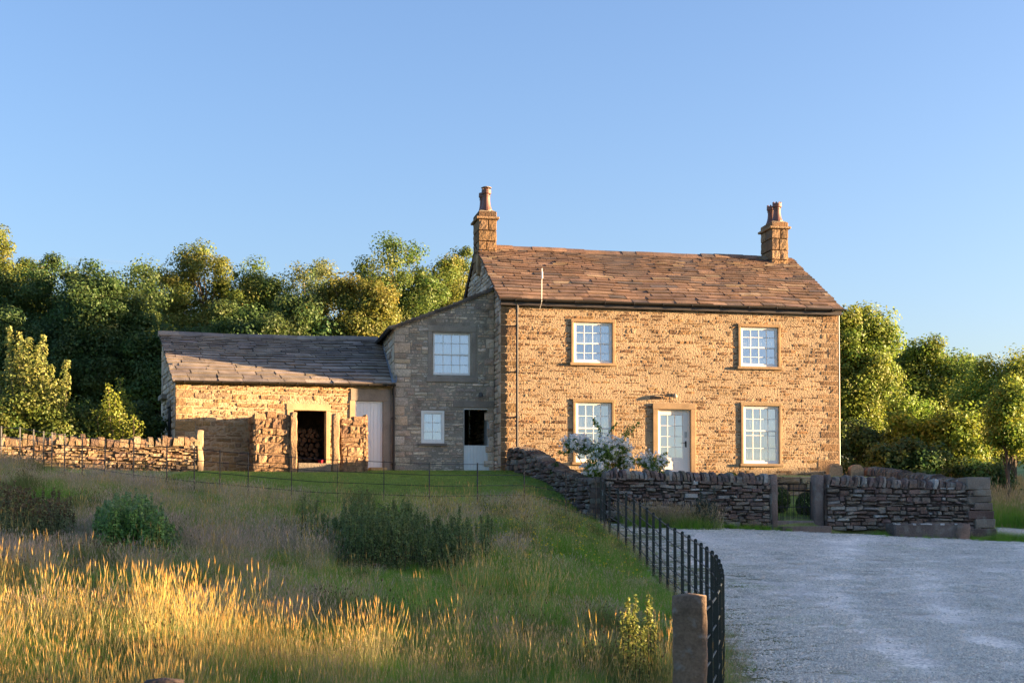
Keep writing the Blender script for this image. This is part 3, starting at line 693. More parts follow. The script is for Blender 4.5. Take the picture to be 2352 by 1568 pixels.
mb.add([(-.02, 1.0, 0), (-.02, 1.65, 0), (-.02, 1.65, 2), (-.02, 1.0, 2)], [(0, 1, 2, 3)], (.03, .025, .02))
mb.bbox((-.06, .85, 2.0), (.1, 1.8, 2.18), (.2, .17, .14), .01); mb.bbox((-.16, 2.3, 2.35), (.1, 3.3, 2.5), (.3, .26, .21), .01)
mb.build('gable_wall', M_STONE, shed)
SLo = math.hypot(OD+.18, 1.84+.08); c2, s2 = (OD+.18)/SLo, (1.84+.08)/SLo
QO = lambda u, r, n: (u, -.18+r*c2-n*s2, oe(u)-.05+r*s2+n*c2-.04*math.sin(math.pi*min(max(u/7, 0), 1))*r/SLo+.008*math.sin(u*2.3))
rows = []; e = .37
while sum(rows) < SLo: rows.append(e); e = max(.17, e*.945)
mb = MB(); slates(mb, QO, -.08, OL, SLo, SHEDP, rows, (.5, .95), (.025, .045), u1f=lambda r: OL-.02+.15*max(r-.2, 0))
mb.add([QO(-.05, 0, -.03), QO(OL-.05, 0, -.03), QO(OL+.45, SLo, -.03), QO(-.05, SLo, -.03)], [(0, 1, 2, 3)], (.07, .06, .055))
mb.add([QO(-.06, 0, .01), QO(-.06, SLo, .01), QO(-.06, SLo, -.09), QO(-.06, 0, -.09)], [(0, 1, 2, 3)], (.12, .1, .085))
ro = mb.build('roof', M_SLATE, shed)
mb = MB(); u = -.12
while u < 7.2:
    l = random.uniform(.6, .9); c = pick(SHEDP, .12)
    q = [QO(u+.004, SLo-.14, .05), QO(u+l-.004, SLo-.14, .05), QO(u+l-.004, SLo+.12, .085), QO(u+.004, SLo+.12, .085), QO(u+.004, SLo-.14, -.02), QO(u+l-.004, SLo-.14, -.02), QO(u+l-.004, SLo+.12, -.1), QO(u+.004, SLo+.12, -.1)]
    mb.add(q, [(0, 1, 2, 3), (4, 5, 1, 0), (5, 6, 2, 1), (6, 7, 3, 2), (7, 4, 0, 3)], c); u += l
mb.build('ridge', M_SLATE, ro)
mb = MB(); mb.add([QO(OL-.12+.15*r, r, .06) for r in (0, 1, 2, 3, SLo)]+[QO(OL+.02+.15*r, r, .075) for r in (0, 1, 2, 3, SLo)]+[QO(OL+.02+.15*r, r, .25) for r in (0, 1, 2, 3, SLo)], [(i, i+5, i+6, i+1) for i in range(4)]+[(i+5, i+10, i+11, i+6) for i in range(4)], (.22, .25, .29)); mb.build('flashing', M_IRON, ro)
gutter(shed, [(-.04, -.25, 2.70), (OL-.02, -.25, 2.80)], .06)
downpipe(shed, OL-.03, -.09, -.02, 2.78, 0)
# doorway: lintel, reveals
mb = MB(); c = (.44, .31, .17)
dress_rect(mb, PO, dl-.22, dr+.14, dtop, dtop+.2, -.25, .02, c); dress_rect(mb, PO, dl-.2, dl, -.2, dtop-.002, -.25, .018, pick([c])); dress_rect(mb, PO, dr, dr+.13, -.2, dtop-.002, -.25, .018, pick([c]))
mb.build('doorway', M_ASHLAR, shed)
mb = MB(); c = (.27, .22, .17)
dress_rect(mb, PO, wl-.18, wl, -.2, wtop-.002, -.2, .02, (.4, .28, .16)); dress_rect(mb, PO, wr_, OL-.13, -.2, wtop-.002, -.2, .02, c); dress_rect(mb, PO, wl-.15, OL-.13, wtop, wtop+.38, -.2, .022, c); dress_rect(mb, PO, OL-.127, OL, -.2, 2.75, -.2, .015, pick([c]))
pd = MB()
for i in range(7): a = wl+.06+(wr_-wl-.12)*i/7; pd.bbox((a+.002, .17, -.12), (a+(wr_-wl-.12)/7-.002, wtop-.06, -.075), (.85, .84, .80), .006, PO)
for a, b in ((wl, wl+.06), (wr_-.06, wr_)): pd.bbox((a, .1, -.13), (b, wtop, -.05), (.85, .84, .80), .006, PO)
pd.bbox((wl+.061, wtop-.06, -.13), (wr_-.061, wtop, -.052), (.85, .84, .80), .006, PO)
pd.bbox((wl+.06, .1, -.13), (wr_-.06, .168, -.06), (.7, .69, .65), .006, PO)
po = pd.build('plank_door', M_WHITE, shed)
mb.build('surround', M_ASHLAR, po)
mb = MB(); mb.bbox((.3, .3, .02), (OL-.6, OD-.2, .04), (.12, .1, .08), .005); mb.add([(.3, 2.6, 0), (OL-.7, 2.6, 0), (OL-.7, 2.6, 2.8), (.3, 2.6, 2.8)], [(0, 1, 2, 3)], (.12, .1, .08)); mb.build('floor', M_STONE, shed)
# firewood stacked inside the doorway
def log_mesh(r, l, seed):
    random.seed(seed); mb = MB(); n = 7; vs = []
    rr = [r*random.uniform(.75, 1.1) for _ in range(n)]
    for y in (0, l): vs += [(rr[k]*math.cos(2*math.pi*k/n), y, rr[k]*math.sin(2*math.pi*k/n)) for k in range(n)]
    mb.add(vs, [(k, (k+1) % n, n+(k+1) % n, n+k) for k in range(n)], (.07, .05, .04)); mb.add(vs[:n], [tuple(range(n))[::-1]], (.13, .085, .05)); mb.add(vs[n:], [tuple(range(n))], (.4, .27, .15))
    me = mb.build('log', M_BARK); return me
protos = [log_mesh(random.uniform(.065, .095), .32, s) for s in range(4)]
random.seed(77); cnt = 0
used = [False]*4
for rowi in range(9):
    x = dl+.05+(.08 if rowi % 2 else 0)
    while x < dr-.02:
        k = random.randrange(4); src = protos[k]
        if used[k]: o = src.copy(); col.objects.link(o)
        else: o = src; used[k] = True
        p = ow(x+random.uniform(-.015, .015), .85+random.uniform(0, .14), .14+rowi*.148+random.uniform(-.025, .025))
        o.location = p; o.rotation_euler = (0, random.uniform(0, 6), AO)
        tag(o, 'cut log in the dark firewood stack inside the outbuilding doorway', 'log', 'stacked firewood logs'); x += .165
for k in range(4):
    if not used[k]: protos[k].location = ow(dl+.3, .6, .1); tag(protos[k], 'cut log in the dark firewood stack inside the outbuilding doorway', 'log', 'stacked firewood logs')
b = MB(); x, y, z = ow(dr-.12, .12, .27); b.lathe([(.0, z-.13), (.085, z-.13), (.11, z+.09), (.115, z+.1), (.1, z+.09), (.08, z-.1), (0, z-.1)], x, y, (.35, .012, .03), 14)
tag(b.build('bucket', M_POT), 'small red bucket standing in the dark firewood doorway', 'bucket')

# ruined porch in front of the doorway
random.seed(51)
def stub(u0, u1, v0, top, name, label, side):
    e = empty(name, ow((u0+u1)/2, v0, 0), 0, label, 'stone wall'); off = e.location
    mb = MB(); P = lambda s, t, d: ow(s, v0-d, t)
    tp = lambda s: top(s)
    pal = [(.27,.165,.088),(.23,.14,.075),(.205,.125,.07),(.31,.20,.11),(.18,.11,.065)]
    masonry(mb, P, u0, u1, -.25, 2.1, (), pal, (.10, .32), (.16, .6), .02, .02, None, None, (.20, .13, .075), top=tp, jit=.022, g=.005, bd=-.03)
    for us, sg in ((u0, -1), (u1, 1)):
        Ps = (lambda s, t, d, us=us, sg=sg: ow(us+sg*d, (v0+s) if sg > 0 else (v0+.42-s), t))
        ln = 1.0 if us == side else .42
        Ps2 = (lambda s, t, d, us=us, sg=sg, ln=ln: ow(us+sg*d, (v0+s) if sg > 0 else (v0+ln-s), t))
        masonry(mb, Ps2, 0, ln, -.25, 2.1, (), pal, (.16, .3), (.2, .5), .02, .02, None, None, (.2, .15, .1), top=lambda s: tp(us), jit=.012, bd=-.06)
    # back and top
    vb = v0+.42
    mb.add([ow(u1, vb, -.25), ow(u0, vb, -.25), ow(u0, vb, tp(u0)-.02), ow(u1, vb, tp(u1)-.02)], [(0, 1, 2, 3)], pal[2])
    s = u0
    while s < u1-.05:
        w = min(random.uniform(.2, .45), u1-s); 
        mb.bbox((s+.01, 0, tp(s+w/2)-.16), (s+w-.01, .42, tp(s+w/2)+random.uniform(-.03, .05)), pick(pal), .025, lambda a, b, c: ow(a, v0+b-.01, c), .012); s += w
    mb.build('wall_stones', M_STONE, e, off=off)
    return e
v0 = -1.0
a0, a1 = o_px(582, 1000, v0)[0], o_px(664, 1000, v0)[0]; b0, b1 = o_px(783, 1000, v0)[0], o_px(845, 1000, v0)[0]
tA = o_px(620, 950, v0)[1]; tB = o_px(800, 958, v0)[1]
stub(a0, a1, v0, lambda s: tA+.05*math.sin(s*5), 'porch_wall', 'sunlit broken porch wall of brown blocks, the wider one, nearer the field wall', a0)
stub(b0, b1, v0, lambda s: tB-.04*math.sin(s*4), 'porch_wall', 'sunlit broken porch wall with one big square block, beside the white plank door', None)
def rough_post(name, p, w, d, h, rz, c, label, cat, mat=M_ASHLAR, jit=.018, nseg=7, lean=(0, 0), round_top=True):
    o = MB(); n = 12; vs = []
    for i in range(nseg+1):
        t = i/nseg; k = 1 if i < nseg else .96
        for j in range(n):
            a = 2*math.pi*(j+.5)/n; sx = math.copysign(abs(math.cos(a))**.3, math.cos(a)); sy = math.copysign(abs(math.sin(a))**.3, math.sin(a))
            x = sx*w/2*k+random.uniform(-jit, jit); y = sy*d/2*k+random.uniform(-jit, jit)
            vs.append((x+lean[0]*t, y+lean[1]*t, h*t+(random.uniform(-jit, jit) if 0 < i < nseg else (0 if i == 0 else random.uniform(-jit, 0)))))
    fs = [(i*n+j, i*n+(j+1) % n, (i+1)*n+(j+1) % n, (i+1)*n+j) for i in range(nseg) for j in range(n)]
    vs.append((lean[0], lean[1], h+.02)); fs += [(nseg*n+j, nseg*n+(j+1) % n, len(vs)-1) for j in range(n)]
    o.add(vs, fs, c); ob = o.build(name, mat, smooth=True); ob.location = p; ob.rotation_euler = (0, 0, rz); tag(ob, label, cat); return ob
for px, top, w, lab in ((672, 946, .2, 'rough timber-like stone gatepost at the firewood doorway, beside the wider porch wall'), (770, 950, .22, 'rough stone gatepost at the firewood doorway, beside the porch wall with a big square block')):
    u, t = o_px(px, top, v0+.05)
    rough_post('stone_gatepost', ow(u, v0+.02, -.15), w, .2, t+.15, AO, (.27, .175, .10), lab, 'gatepost', M_STONE, .022, lean=(0, 0) if False else (random.uniform(-.02, .02), 0))
mb = MB(); u0, _ = o_px(683, 1060, v0); u1, _ = o_px(760, 1060, v0); mb.bbox((u0, v0-.08, -.1), (u1, v0+.25, .22), (.2, .165, .12), .02, lambda a, b, c: ow(a, b, c), .01)
tag(mb.build('threshold_stone', M_STONE), 'grey slab sill lying across the foot of the firewood doorway', 'stone slab')
mb = MB(); ua, ta = o_px(848, 1078, -.4); ub, _ = o_px(886, 1078, -.4); mb.bbox((ua, -.55, -.12), (ub, -.22, .14), (.42, .27, .12), .02, lambda a, b, c: ow(a, b, c), .008)
tag(mb.build('step_stone', M_STONE), 'small orange step block on the grass before the white plank door', 'step')

# ================================================================== DRY STONE WALLS
def path_fn(pts):
    P = [Vector((p[0], p[1], 0)) for p in pts]; d = [0]
    for a, b in zip(P, P[1:]): d.append(d[-1]+(b-a).length)
    def f(s):
        s = min(max(s, 0), d[-1]-1e-6); i = max(k for k in range(len(d)-1) if d[k] <= s); t = (s-d[i])/(d[i+1]-d[i])
        p = P[i].lerp(P[i+1], t); q = (P[i+1]-P[i]).normalized(); return p, Vector((q.y, -q.x, 0))
    return f, d[-1]
def dry_wall(name, label, pts, top, pal, thick=.45, batter=.10, cope=(.07, .13, .26), cpal=None, ch=(.05, .17), sl=(.12, .55), lean=.15, faces=1, rough=.016, dj=.03, gap=(.05, .04, .035), jit=.026, lo=-.3, end=None, end0=None, mat=M_RUBBLE, cope_range=None, hfun=None):
    """pts run so that the seen face is on their right hand; top(s): height of the coping's foot"""
    f, L = path_fn(pts); p0, _ = f(0); e = empty(name, (p0.x, p0.y, gz(p0.x, p0.y)), 0, label, 'dry stone wall'); off = e.location
    def mk(sgn):
        def P(s, t, d):
            p, n = f(s); tt = top(s); g = ground(p.x, p.y)
            q = p + n*sgn*(thick/2 + batter*max(0, min(1.3, (tt-t)/1.3)) + d); return (q.x, q.y, t)
        return P
    ss = np.linspace(0, L, 30); T1 = max(top(s) for s in ss); T0 = min(gz(f(s)[0].x, f(s)[0].y) for s in ss)+lo
    mb = MB(); P = mk(1)
    masonry(mb, P, 0, L, T0, T1+.02, (), pal, ch, sl, rough, dj, None, None, gap, top=lambda s: top(s)+.015, jit=jit, g=.004, bd=-.09, bot=lambda s: gz(f(s)[0].x, f(s)[0].y)+lo+.05, big=.12)
    Pb = mk(-1); n = 24
    if faces > 1: masonry(mb, lambda s, t, d: Pb(L-s, t, d), 0, L, T0, T1, (), pal, ch, sl, rough, dj, None, None, gap, top=lambda s: top(L-s), jit=jit, bd=-.09)
    else: backing(mb, lambda s, t, d: Pb(L-s, t, d), 0, L, T0, T1, (), pal[0], 0, top=lambda s: top(L-s))
    for s, sg in ((0, 1), (L, -1)):
        # end faces
        nlev = 9; hs = [T0+(top(s)-T0)*i/nlev for i in range(nlev+1)]
        for a, b in zip(hs, hs[1:]):
            q = [P(s, a+.004, .01), Pb(s, a+.004, .01), Pb(s, b-.004, .01), P(s, b-.004, .01)]
            pp, nn = f(s); tdir = Vector((-nn.y, nn.x, 0))*(-.03*sg+random.uniform(-.015, .015))
            q = [(x+tdir.x, y+tdir.y, z) for x, y, z in q]; q2 = [P(s, a, -.05), Pb(s, a, -.05), Pb(s, b, -.05), P(s, b, -.05)]
            mb.add(q+q2, [(0, 1, 2, 3), (0, 4, 5, 1), (1, 5, 6, 2), (2, 6, 7, 3), (3, 7, 4, 0)], pick(pal))
    mb.build('wall_stones', mat, e, off=off)
    # coping: upright slabs
    mc = MB(); s = .02; cp = cpal or pal
    while s < L-.03:
        w = random.uniform(cope[0], cope[1]); 
        if random.random() < .12: w *= 1.6
        h = cope[2]*random.uniform(.68, 1.15); p, n = f(s+w/2); tdir = Vector((-n.y, n.x, 0)); t0 = top(s+w/2)-.01
        hw_ = thick/2*random.uniform(.92, 1.12); ln = random.gauss(lean, .10)*h; prof = [(-1, 0), (-1.0, .55), (-.78, .88), (-.25, 1.0), (.3, .98), (.8, .84), (1.02, .5), (1, 0)]
        vs = []
        for side in (0, 1):
            for x, z in prof:
                sh = w*(.96 if side else .04) + ln*z + random.uniform(-.008, .008)
                q = p + tdir*(sh-w/2) + n*(x*hw_*random.uniform(.95, 1.04)); vs.append((q.x, q.y, t0+z*h*random.uniform(.95, 1.03)))
        m = len(prof); mc.add(vs, [(k, k+m, k+m+1, k+1) for k in range(m-1)]+[tuple(range(m)), tuple(range(m, 2*m))[::-1]], pick(cp, .2)); s += w+random.choice((0, .004, .01, .03))
    mc.build('coping', mat, e, off=off)
    return e, f, L
random.seed(61)
def g_px(px, v):
    k = (px-1176)/3267; return (k*(HO[1]+v*CA)-HO[0]+v*SA)/(CA-k*SA)
GV = -8.5
uL, uA, uB, uR = 1.05, g_px(1763, GV), g_px(1889, GV), g_px(2258, GV)
topF = lambda u: 1.20-.024*(u-1.05) - .0      # foot of the coping, relative to the eye
GREY = DRYP*3+[(.30,.30,.27),(.22,.21,.19)]
def wpts(ua, ub, v, n=6): return [hw(ua+(ub-ua)*i/n, v) for i in range(n+1)]
dry_wall('garden_wall', 'dark dry stone garden wall with upright coping between the rose corner and the iron gate', wpts(uL, uA-.02, GV), lambda s: topF(uL+s)-.05, GREY, cope=(.05, .12, .27), ch=(.04, .14), sl=(.1, .45), lean=-.05)
dry_wall('garden_wall', 'dark dry stone garden wall from the iron gate to the battered corner above the trough', wpts(uB+.02, uR, GV), lambda s: topF(uB+s)-.05, GREY, cope=(.05, .11, .27), ch=(.04, .14), sl=(.1, .45), lean=.3)
# left return: climbs to the house corner
P0, P1 = hw(.42, -.25), hw(1.02, -8.35)
lw_n = 9; lpts = [(P0[0]+(P1[0]-P0[0])*i/lw_n, P0[1]+(P1[1]-P0[1])*i/lw_n) for i in range(lw_n+1)]
LWL = math.hypot(P1[0]-P0[0], P1[1]-P0[1])
dry_wall('garden_wall', 'dark stone wall climbing in a curve from the rose corner up to the house downpipe', lpts, lambda s: float(np.interp(s, [0, .9, 2.2, 3.6, 5.2, 6.6, 8.2], [2.36, 2.36, 2.2, 1.85, 1.5, 1.28, 1.16]))-.12, DRYP, cope=(.1, .25, .13), lean=0, thick=.5)
# right return: from the corner back to the round headed post
Q0, Q1 = hw(uR-.22, GV+.2), hw(12.3, -.35)
rpts = [(Q0[0]+(Q1[0]-Q0[0])*i/9, Q0[1]+(Q1[1]-Q0[1])*i/9) for i in range(10)]
dry_wall('garden_wall', 'side garden wall running back from the battered corner to the round headed posts by the house', rpts, lambda s: float(np.interp(s, [0, 8.3], [.93, 1.66])), GREY, cope=(.08, .16, .27), faces=2, lean=.1)
# corner quoin block on the front wall's end
mb = MB(); zc = topF(uR)-.07
for i, (z0, z1) in enumerate(((-.9, -.4), (-.395, -.15), (-.145, .1), (.105, .33), (.335, .55), (.555, .72), (.725, .90), (.905, 1.24))):
    bt = .10*(1.1-z0)/1.3; ln = .62 if i % 2 else .42
    a, b = hw(uR-ln, GV), 0
    mb.bbox((uR-ln, GV-.25-bt, z0), (uR+.06+bt*1.2, GV+.25, z1), pick(DRYP[:6], .2), .02, lambda u, v, z: (*hw(u, v), z), .012)
o = mb.build('corner_stones', M_RUBBLE); tag(o, 'stack of large squared blocks ending the garden wall above the gravel', 'stone pier')
# field wall on the left, in the sun
random.seed(67)
W0 = (-9.42, 42.35); wl_pts = [(W0[0]-.94*8.5*(1-i/10), W0[1]-.342*8.5*(1-i/10)) for i in range(11)]
dry_wall('field_wall', 'sunlit dry stone field wall with jagged upright coping beside the outbuilding', wl_pts, lambda s: 2.16+.10*s/8.5+.03*math.sin(s*1.7), WARMDRY, cope=(.07, .2, .32), ch=(.05, .16), sl=(.09, .38), lean=.06, rough=.02, dj=.028, gap=(.15, .105, .06))
rough_post('stone_gatepost', (-9.30, 42.3, 1.5), .2, .22, 1.25, AO, (.34, .25, .15), 'upright stone gatepost ending the sunlit field wall', 'gatepost')

# garden gate with its posts and steps
ga0, ga1 = g_px(1784, GV), g_px(1862, GV)
gy0 = lambda u: float(topF(u))
for px0, px1, lab in ((1763, 1782, 'slim dark stone gatepost of the iron garden gate, on its rose bush side'), (1865, 1888, 'thicker pale flecked stone gatepost at the latch side of the iron garden gate')):
    ua, ub = g_px(px0, GV), g_px(px1, GV); x, y = hw((ua+ub)/2, GV-.02)
    rough_post('stone_gatepost', (x, y, -.55), ub-ua, .3, .55+1.27, AH, (.17, .135, .115), lab, 'gatepost', M_RUBBLE, .008)
gate = empty('garden_gate', (*hw((ga0+ga1)/2, GV+.02), .0), AH, 'small black iron garden gate with hooped bars between stone posts', 'gate')
gw = ga1-ga0; mb = MB(); IR = (.016, .017, .018); g0, g1 = .03, 1.02
mb.tube([(-gw/2, 0, g0), (-gw/2, 0, g1+.08)], .013, IR); mb.tube([(gw/2, 0, g0), (gw/2, 0, g1+.08)], .013, IR)
for z in (g0, .42, .93): mb.tube([(-gw/2, 0, z), (gw/2, 0, z)], .010, IR)
mb.build('frame', M_IRON, gate)
n = 6
for i in range(1, n):
    x = -gw/2+gw*i/n
    if i in (1, 4):
        b = MB(); x1 = x+gw/n; r = gw/n/2; arc = [(x+r-r*math.cos(math.pi*k/8), 0, .98+r*math.sin(math.pi*k/8)*1.3) for k in range(9)]
        b.tube([(x, 0, g0)]+arc+[(x1, 0, g0)], .008, IR); b.build('hoop_bar', M_IRON, gate)
    elif i == 3:
        b = MB(); b.tube([(x, 0, g0), (x, 0, 1.06)], .009, IR); b.build('bar', M_IRON, gate)
for i in range(12):
    x = -gw/2+gw*(i+.5)/12; b = MB(); b.tube([(x, 0, g0), (x, 0, .49)], .006, IR); b.build('dog_bar', M_IRON, gate)
for sx in (-1, 1):
    b = MB(); cx_ = sx*(gw/2-.055); b.tube([(sx*gw/2, 0, g1+.06)]+[(cx_+sx*.055*math.cos(t)*(1-t/9), 0, g1+.06+.055*math.sin(t)*(1-t/9)) for t in np.linspace(0, 5.5, 12)], .008, IR); b.build('scroll', M_IRON, gate)
mb = MB(); f = lambda u, v, z: (*hw(u, v), z)
mb.bbox((ga0-.05, GV-.12, -.3), (ga1+.06, GV+.3, .06), (.21, .17, .14), .02, f, .006); tag(mb.build('stone_step', M_RUBBLE), 'upper stone step directly beneath the iron garden gate', 'step')
mb = MB(); mb.bbox((ga0-.07, GV-.55, -.6), (ga1+.36, GV-.13, -.09), (.20, .155, .125), .02, f, .006); tag(mb.build('stone_step', M_RUBBLE), 'lower wide stone step resting on the gravel before the garden gate', 'step')
# terrace edge inside
dry_wall('terrace_wall', 'low retaining wall across the garden, seen through the iron gate', wpts(1.3, 11.7, -3.3, 4), lambda s: 1.36, WARMDRY, thick=.35, cope=(.3, .6, .07), lean=0, batter=.03, ch=(.15, .25), sl=(.3, .8))
# round headed posts and the little side gate by the house
def round_post(u, v, w, zt, label):
    mb = MB(); n = 9; prof = [(-w/2, .4)]+[(-w/2*math.cos(math.pi*k/n), zt-w/2*.8+w/2*.8*math.sin(math.pi*k/n)) for k in range(n+1)]+[(w/2, .4)]
    vs = [(*hw(u+x, v-.13), z) for x, z in prof]+[(*hw(u+x, v+.13), z) for x, z in prof]; m = len(prof)
    mb.add(vs, [(k, k+m, k+m+1, k+1)[::-1] for k in range(m-1)]+[tuple(range(m)), tuple(range(m, 2*m))[::-1]], (.40, .26, .15))
    tag(mb.build('round_headed_post', M_STONE), label, 'gatepost')
round_post(g_px(1917, -.9), -.9, .46, 1.93, 'sunlit round headed stone post standing against the house corner')
round_post(g_px(1966, -.9), -.9, .44, 1.90, 'round headed stone post where the side garden wall ends')
sg = empty('side_gate', (*hw(g_px(1942, -.9), -.9), .6), AH, 'narrow iron gate between the two round headed posts', 'gate'); 
for i in range(5): b = MB(); b.tube([(-.22+.11*i, 0, .1), (-.22+.11*i, 0, 1.1)], .009, IR); b.build('bar', M_IRON, sg)
b = MB(); b.tube([(-.28, 0, 1.0), (.28, 0, 1.0)], .01, IR); b.build('rail', M_IRON, sg)
# trough and loose block at the wall foot
f2 = lambda px, y: ((px-1176)/3267*y, y)
tu0, tu1 = g_px(2046, GV-.75), g_px(2190, GV-.75); tz = gz(*hw((tu0+tu1)/2, GV-.7))
mb = MB(); tc = (.12, .10, .088)
H = .40
mb.bbox((tu0, GV-1.0, tz-.1), (tu1, GV-.9, tz+H), tc, .02, f, .008); mb.bbox((tu0, GV-.5, tz-.1), (tu1, GV-.4, tz+H), tc, .02, f, .008); mb.bbox((tu0, GV-.898, tz-.1), (tu0+.12, GV-.502, tz+H-.003), tc, .02, f, .006); mb.bbox((tu1-.12, GV-.898, tz-.1), (tu1, GV-.502, tz+H-.003), tc, .02, f, .006)
mb.bbox((tu0+.1, GV-.9, tz-.1), (tu1-.1, GV-.5, tz+.1), tc, .01, f)
x = tu0
while x < tu1-.1: w_ = random.uniform(.05, .16); mb.bbox((x, GV-1.008, tz+H-.03*random.random()-.02), (x+w_, GV-.89, tz+H+.006), (.42, .42, .40), .004, f, .006) if random.random() < .6 else None; x += w_
tag(mb.build('stone_trough', M_RUBBLE), 'long low stone trough with a white flecked rim at the garden wall foot', 'trough')
u_ = g_px(2205, GV-.85); x, y = hw(u_, GV-.85); rough_post('stone_block', (x, y, gz(x, y)-.1), .42, .4, .55, AH+.2, (.22, .16, .125), 'upright reddish stone block at the end of the trough', 'stone block', M_RUBBLE, .03, 4)

# ================================================================== ESTATE RAILINGS
def railing(name, label, posts, H, rails, bw, bt, rr, pmat, c, lowfirst=.2, path=None, cyl=False):
    e = empty(name, (posts[0][0], posts[0][1], gz(*posts[0])), 0, label, 'fence'); off = Vector(e.location)
    src = None
    for i, (x, y) in enumerate(posts):
        a = Vector(posts[max(i-1, 0)]); b = Vector(posts[min(i+1, len(posts)-1)]); t = (b-a).normalized(); ang = math.atan2(t.y, t.x)
        if src is None:
            mb = MB(); n = 8
            prof = [(-bw/2, -.4), (bw/2, -.4), (bw/2, H)]+[(bw/2*math.cos(k*math.pi/6), H+bw/2*math.sin(k*math.pi/6)) for k in range(1, 6)]+[(-bw/2, H)]
            vs = [(x_, -bt/2, z) for x_, z in prof]+[(x_, bt/2, z) for x_, z in prof]; m = len(prof)
            mb.add(vs, [(k, (k+1) % m, m+(k+1) % m, m+k)[::-1] for k in range(m)]+[tuple(range(m))[::1], tuple(range(m, 2*m))[::-1]], c)
            src = mb.build('post', pmat, e); o = src
        else: o = src.copy(); col.objects.link(o); o.parent = e
        o.location = Vector((x, y, gz(x, y)))-off; o.rotation_euler = (0, 0, ang+math.pi/2)
    pp = path or posts
    dense = []
    for a, b in zip(pp, pp[1:]):
        for k in range(3): dense.append((a[0]+(b[0]-a[0])*k/3, a[1]+(b[1]-a[1])*k/3))
    dense.append(pp[-1])
    for r in rails:
        mb = MB(); mb.tube([(x, y, gz(x, y)+r) for x, y in dense], rr, c, 6); mb.build('rail', pmat, e, off=off)
    return e
GRN = (.012, .018, .015)
railing('estate_railing', 'dark green curved iron railing along the edge of the gravel drive', FENCE, 1.2, [1.17, .92, .68, .45, .24], .052, .012, .0105, M_IRON, GRN)
fp = []
px_posts = [-60, 0, 45, 78, 98, 117, 146, 190, 243, 306, 381, 444, 506, 569, 671, 777, 882, 988, 1096, 1204, 1300]
pts = LAWNF; dens = []
for a, b in zip(pts, pts[1:]):
    for k in range(40): dens.append((a[0]+(b[0]-a[0])*k/40, a[1]+(b[1]-a[1])*k/40))
def at_px(px): return min(dens, key=lambda p: abs(p[0]/p[1]-(px-1176)/3267))
lp = [at_px(p) for p in px_posts]+[(2.15, 36.5)]
railing('meadow_railing', 'thin black iron railing crossing between the meadow and the mown lawn', lp, 1.15, [1.13, .87, .62, .38, .18], .035, .010, .008, M_IRON, (.012, .012, .013), path=[p for p in dens if p[0] >= lp[0][0]][::4]+[(2.15, 36.5)])
# weathered stone post in front
random.seed(91)
rough_post('stone_gatepost', (1.415, 11.35, gz(1.415, 11.35)-.25), .275, .24, -.556-gz(1.415, 11.35)+.25-.02, R(-7), (.155, .11, .075), 'tall weathered brown stone gatepost in front of the curved iron railing', 'gatepost', mat_attr('weathered_post', .9, .4, 5, .8, 30, .012, stain=((.26, .25, .23), 9, .6)), .007, 14)
_zz = (1200-1560)/3267*9.2
rough_post('post_stump', ((380-1176)/3267*9.2, 9.2, _zz-.9), .24, .2, .9, .1, (.09, .065, .05), 'top of a brown post just showing in the grass at the picture foot', 'post', M_BARK, .006, 4)
#PART2
# ================================================================== FOLIAGE
def unit(n):
    d = rng.normal(size=(n, 3)); return d/np.linalg.norm(d, axis=1, keepdims=True)
def leaf_geo(cen, nrm, size, asp=.62, fold=.18):
    """one folded leaf blade (two triangles pairs) for each centre"""
    n = len(cen); nrm = nrm/np.linalg.norm(nrm, axis=1, keepdims=True)
    a = np.cross(nrm, unit(n)); a /= np.maximum(np.linalg.norm(a, axis=1, keepdims=True), 1e-6); b = np.cross(nrm, a)
    s = size[:, None]
    tip = cen + a*s*.5 - nrm*s*fold*.5; base = cen - a*s*.5; l = cen + b*s*asp*.5 + nrm*s*fold*.3; r = cen - b*s*asp*.5 + nrm*s*fold*.3
    V = np.stack([base, l, tip, r], 1).reshape(-1, 3)
    F = np.arange(4*n).reshape(n, 4)
    return V, F
def leaf_cols(n, base, var=.25, warm=.15):
    c = np.array(base)[None]*(1+var*(rng.random((n, 1))*2-1)); c = c*np.stack([1+warm*(rng.random(n)*2-1), np.ones(n), 1+.2*(rng.random(n)*2-1)], 1)
    return c
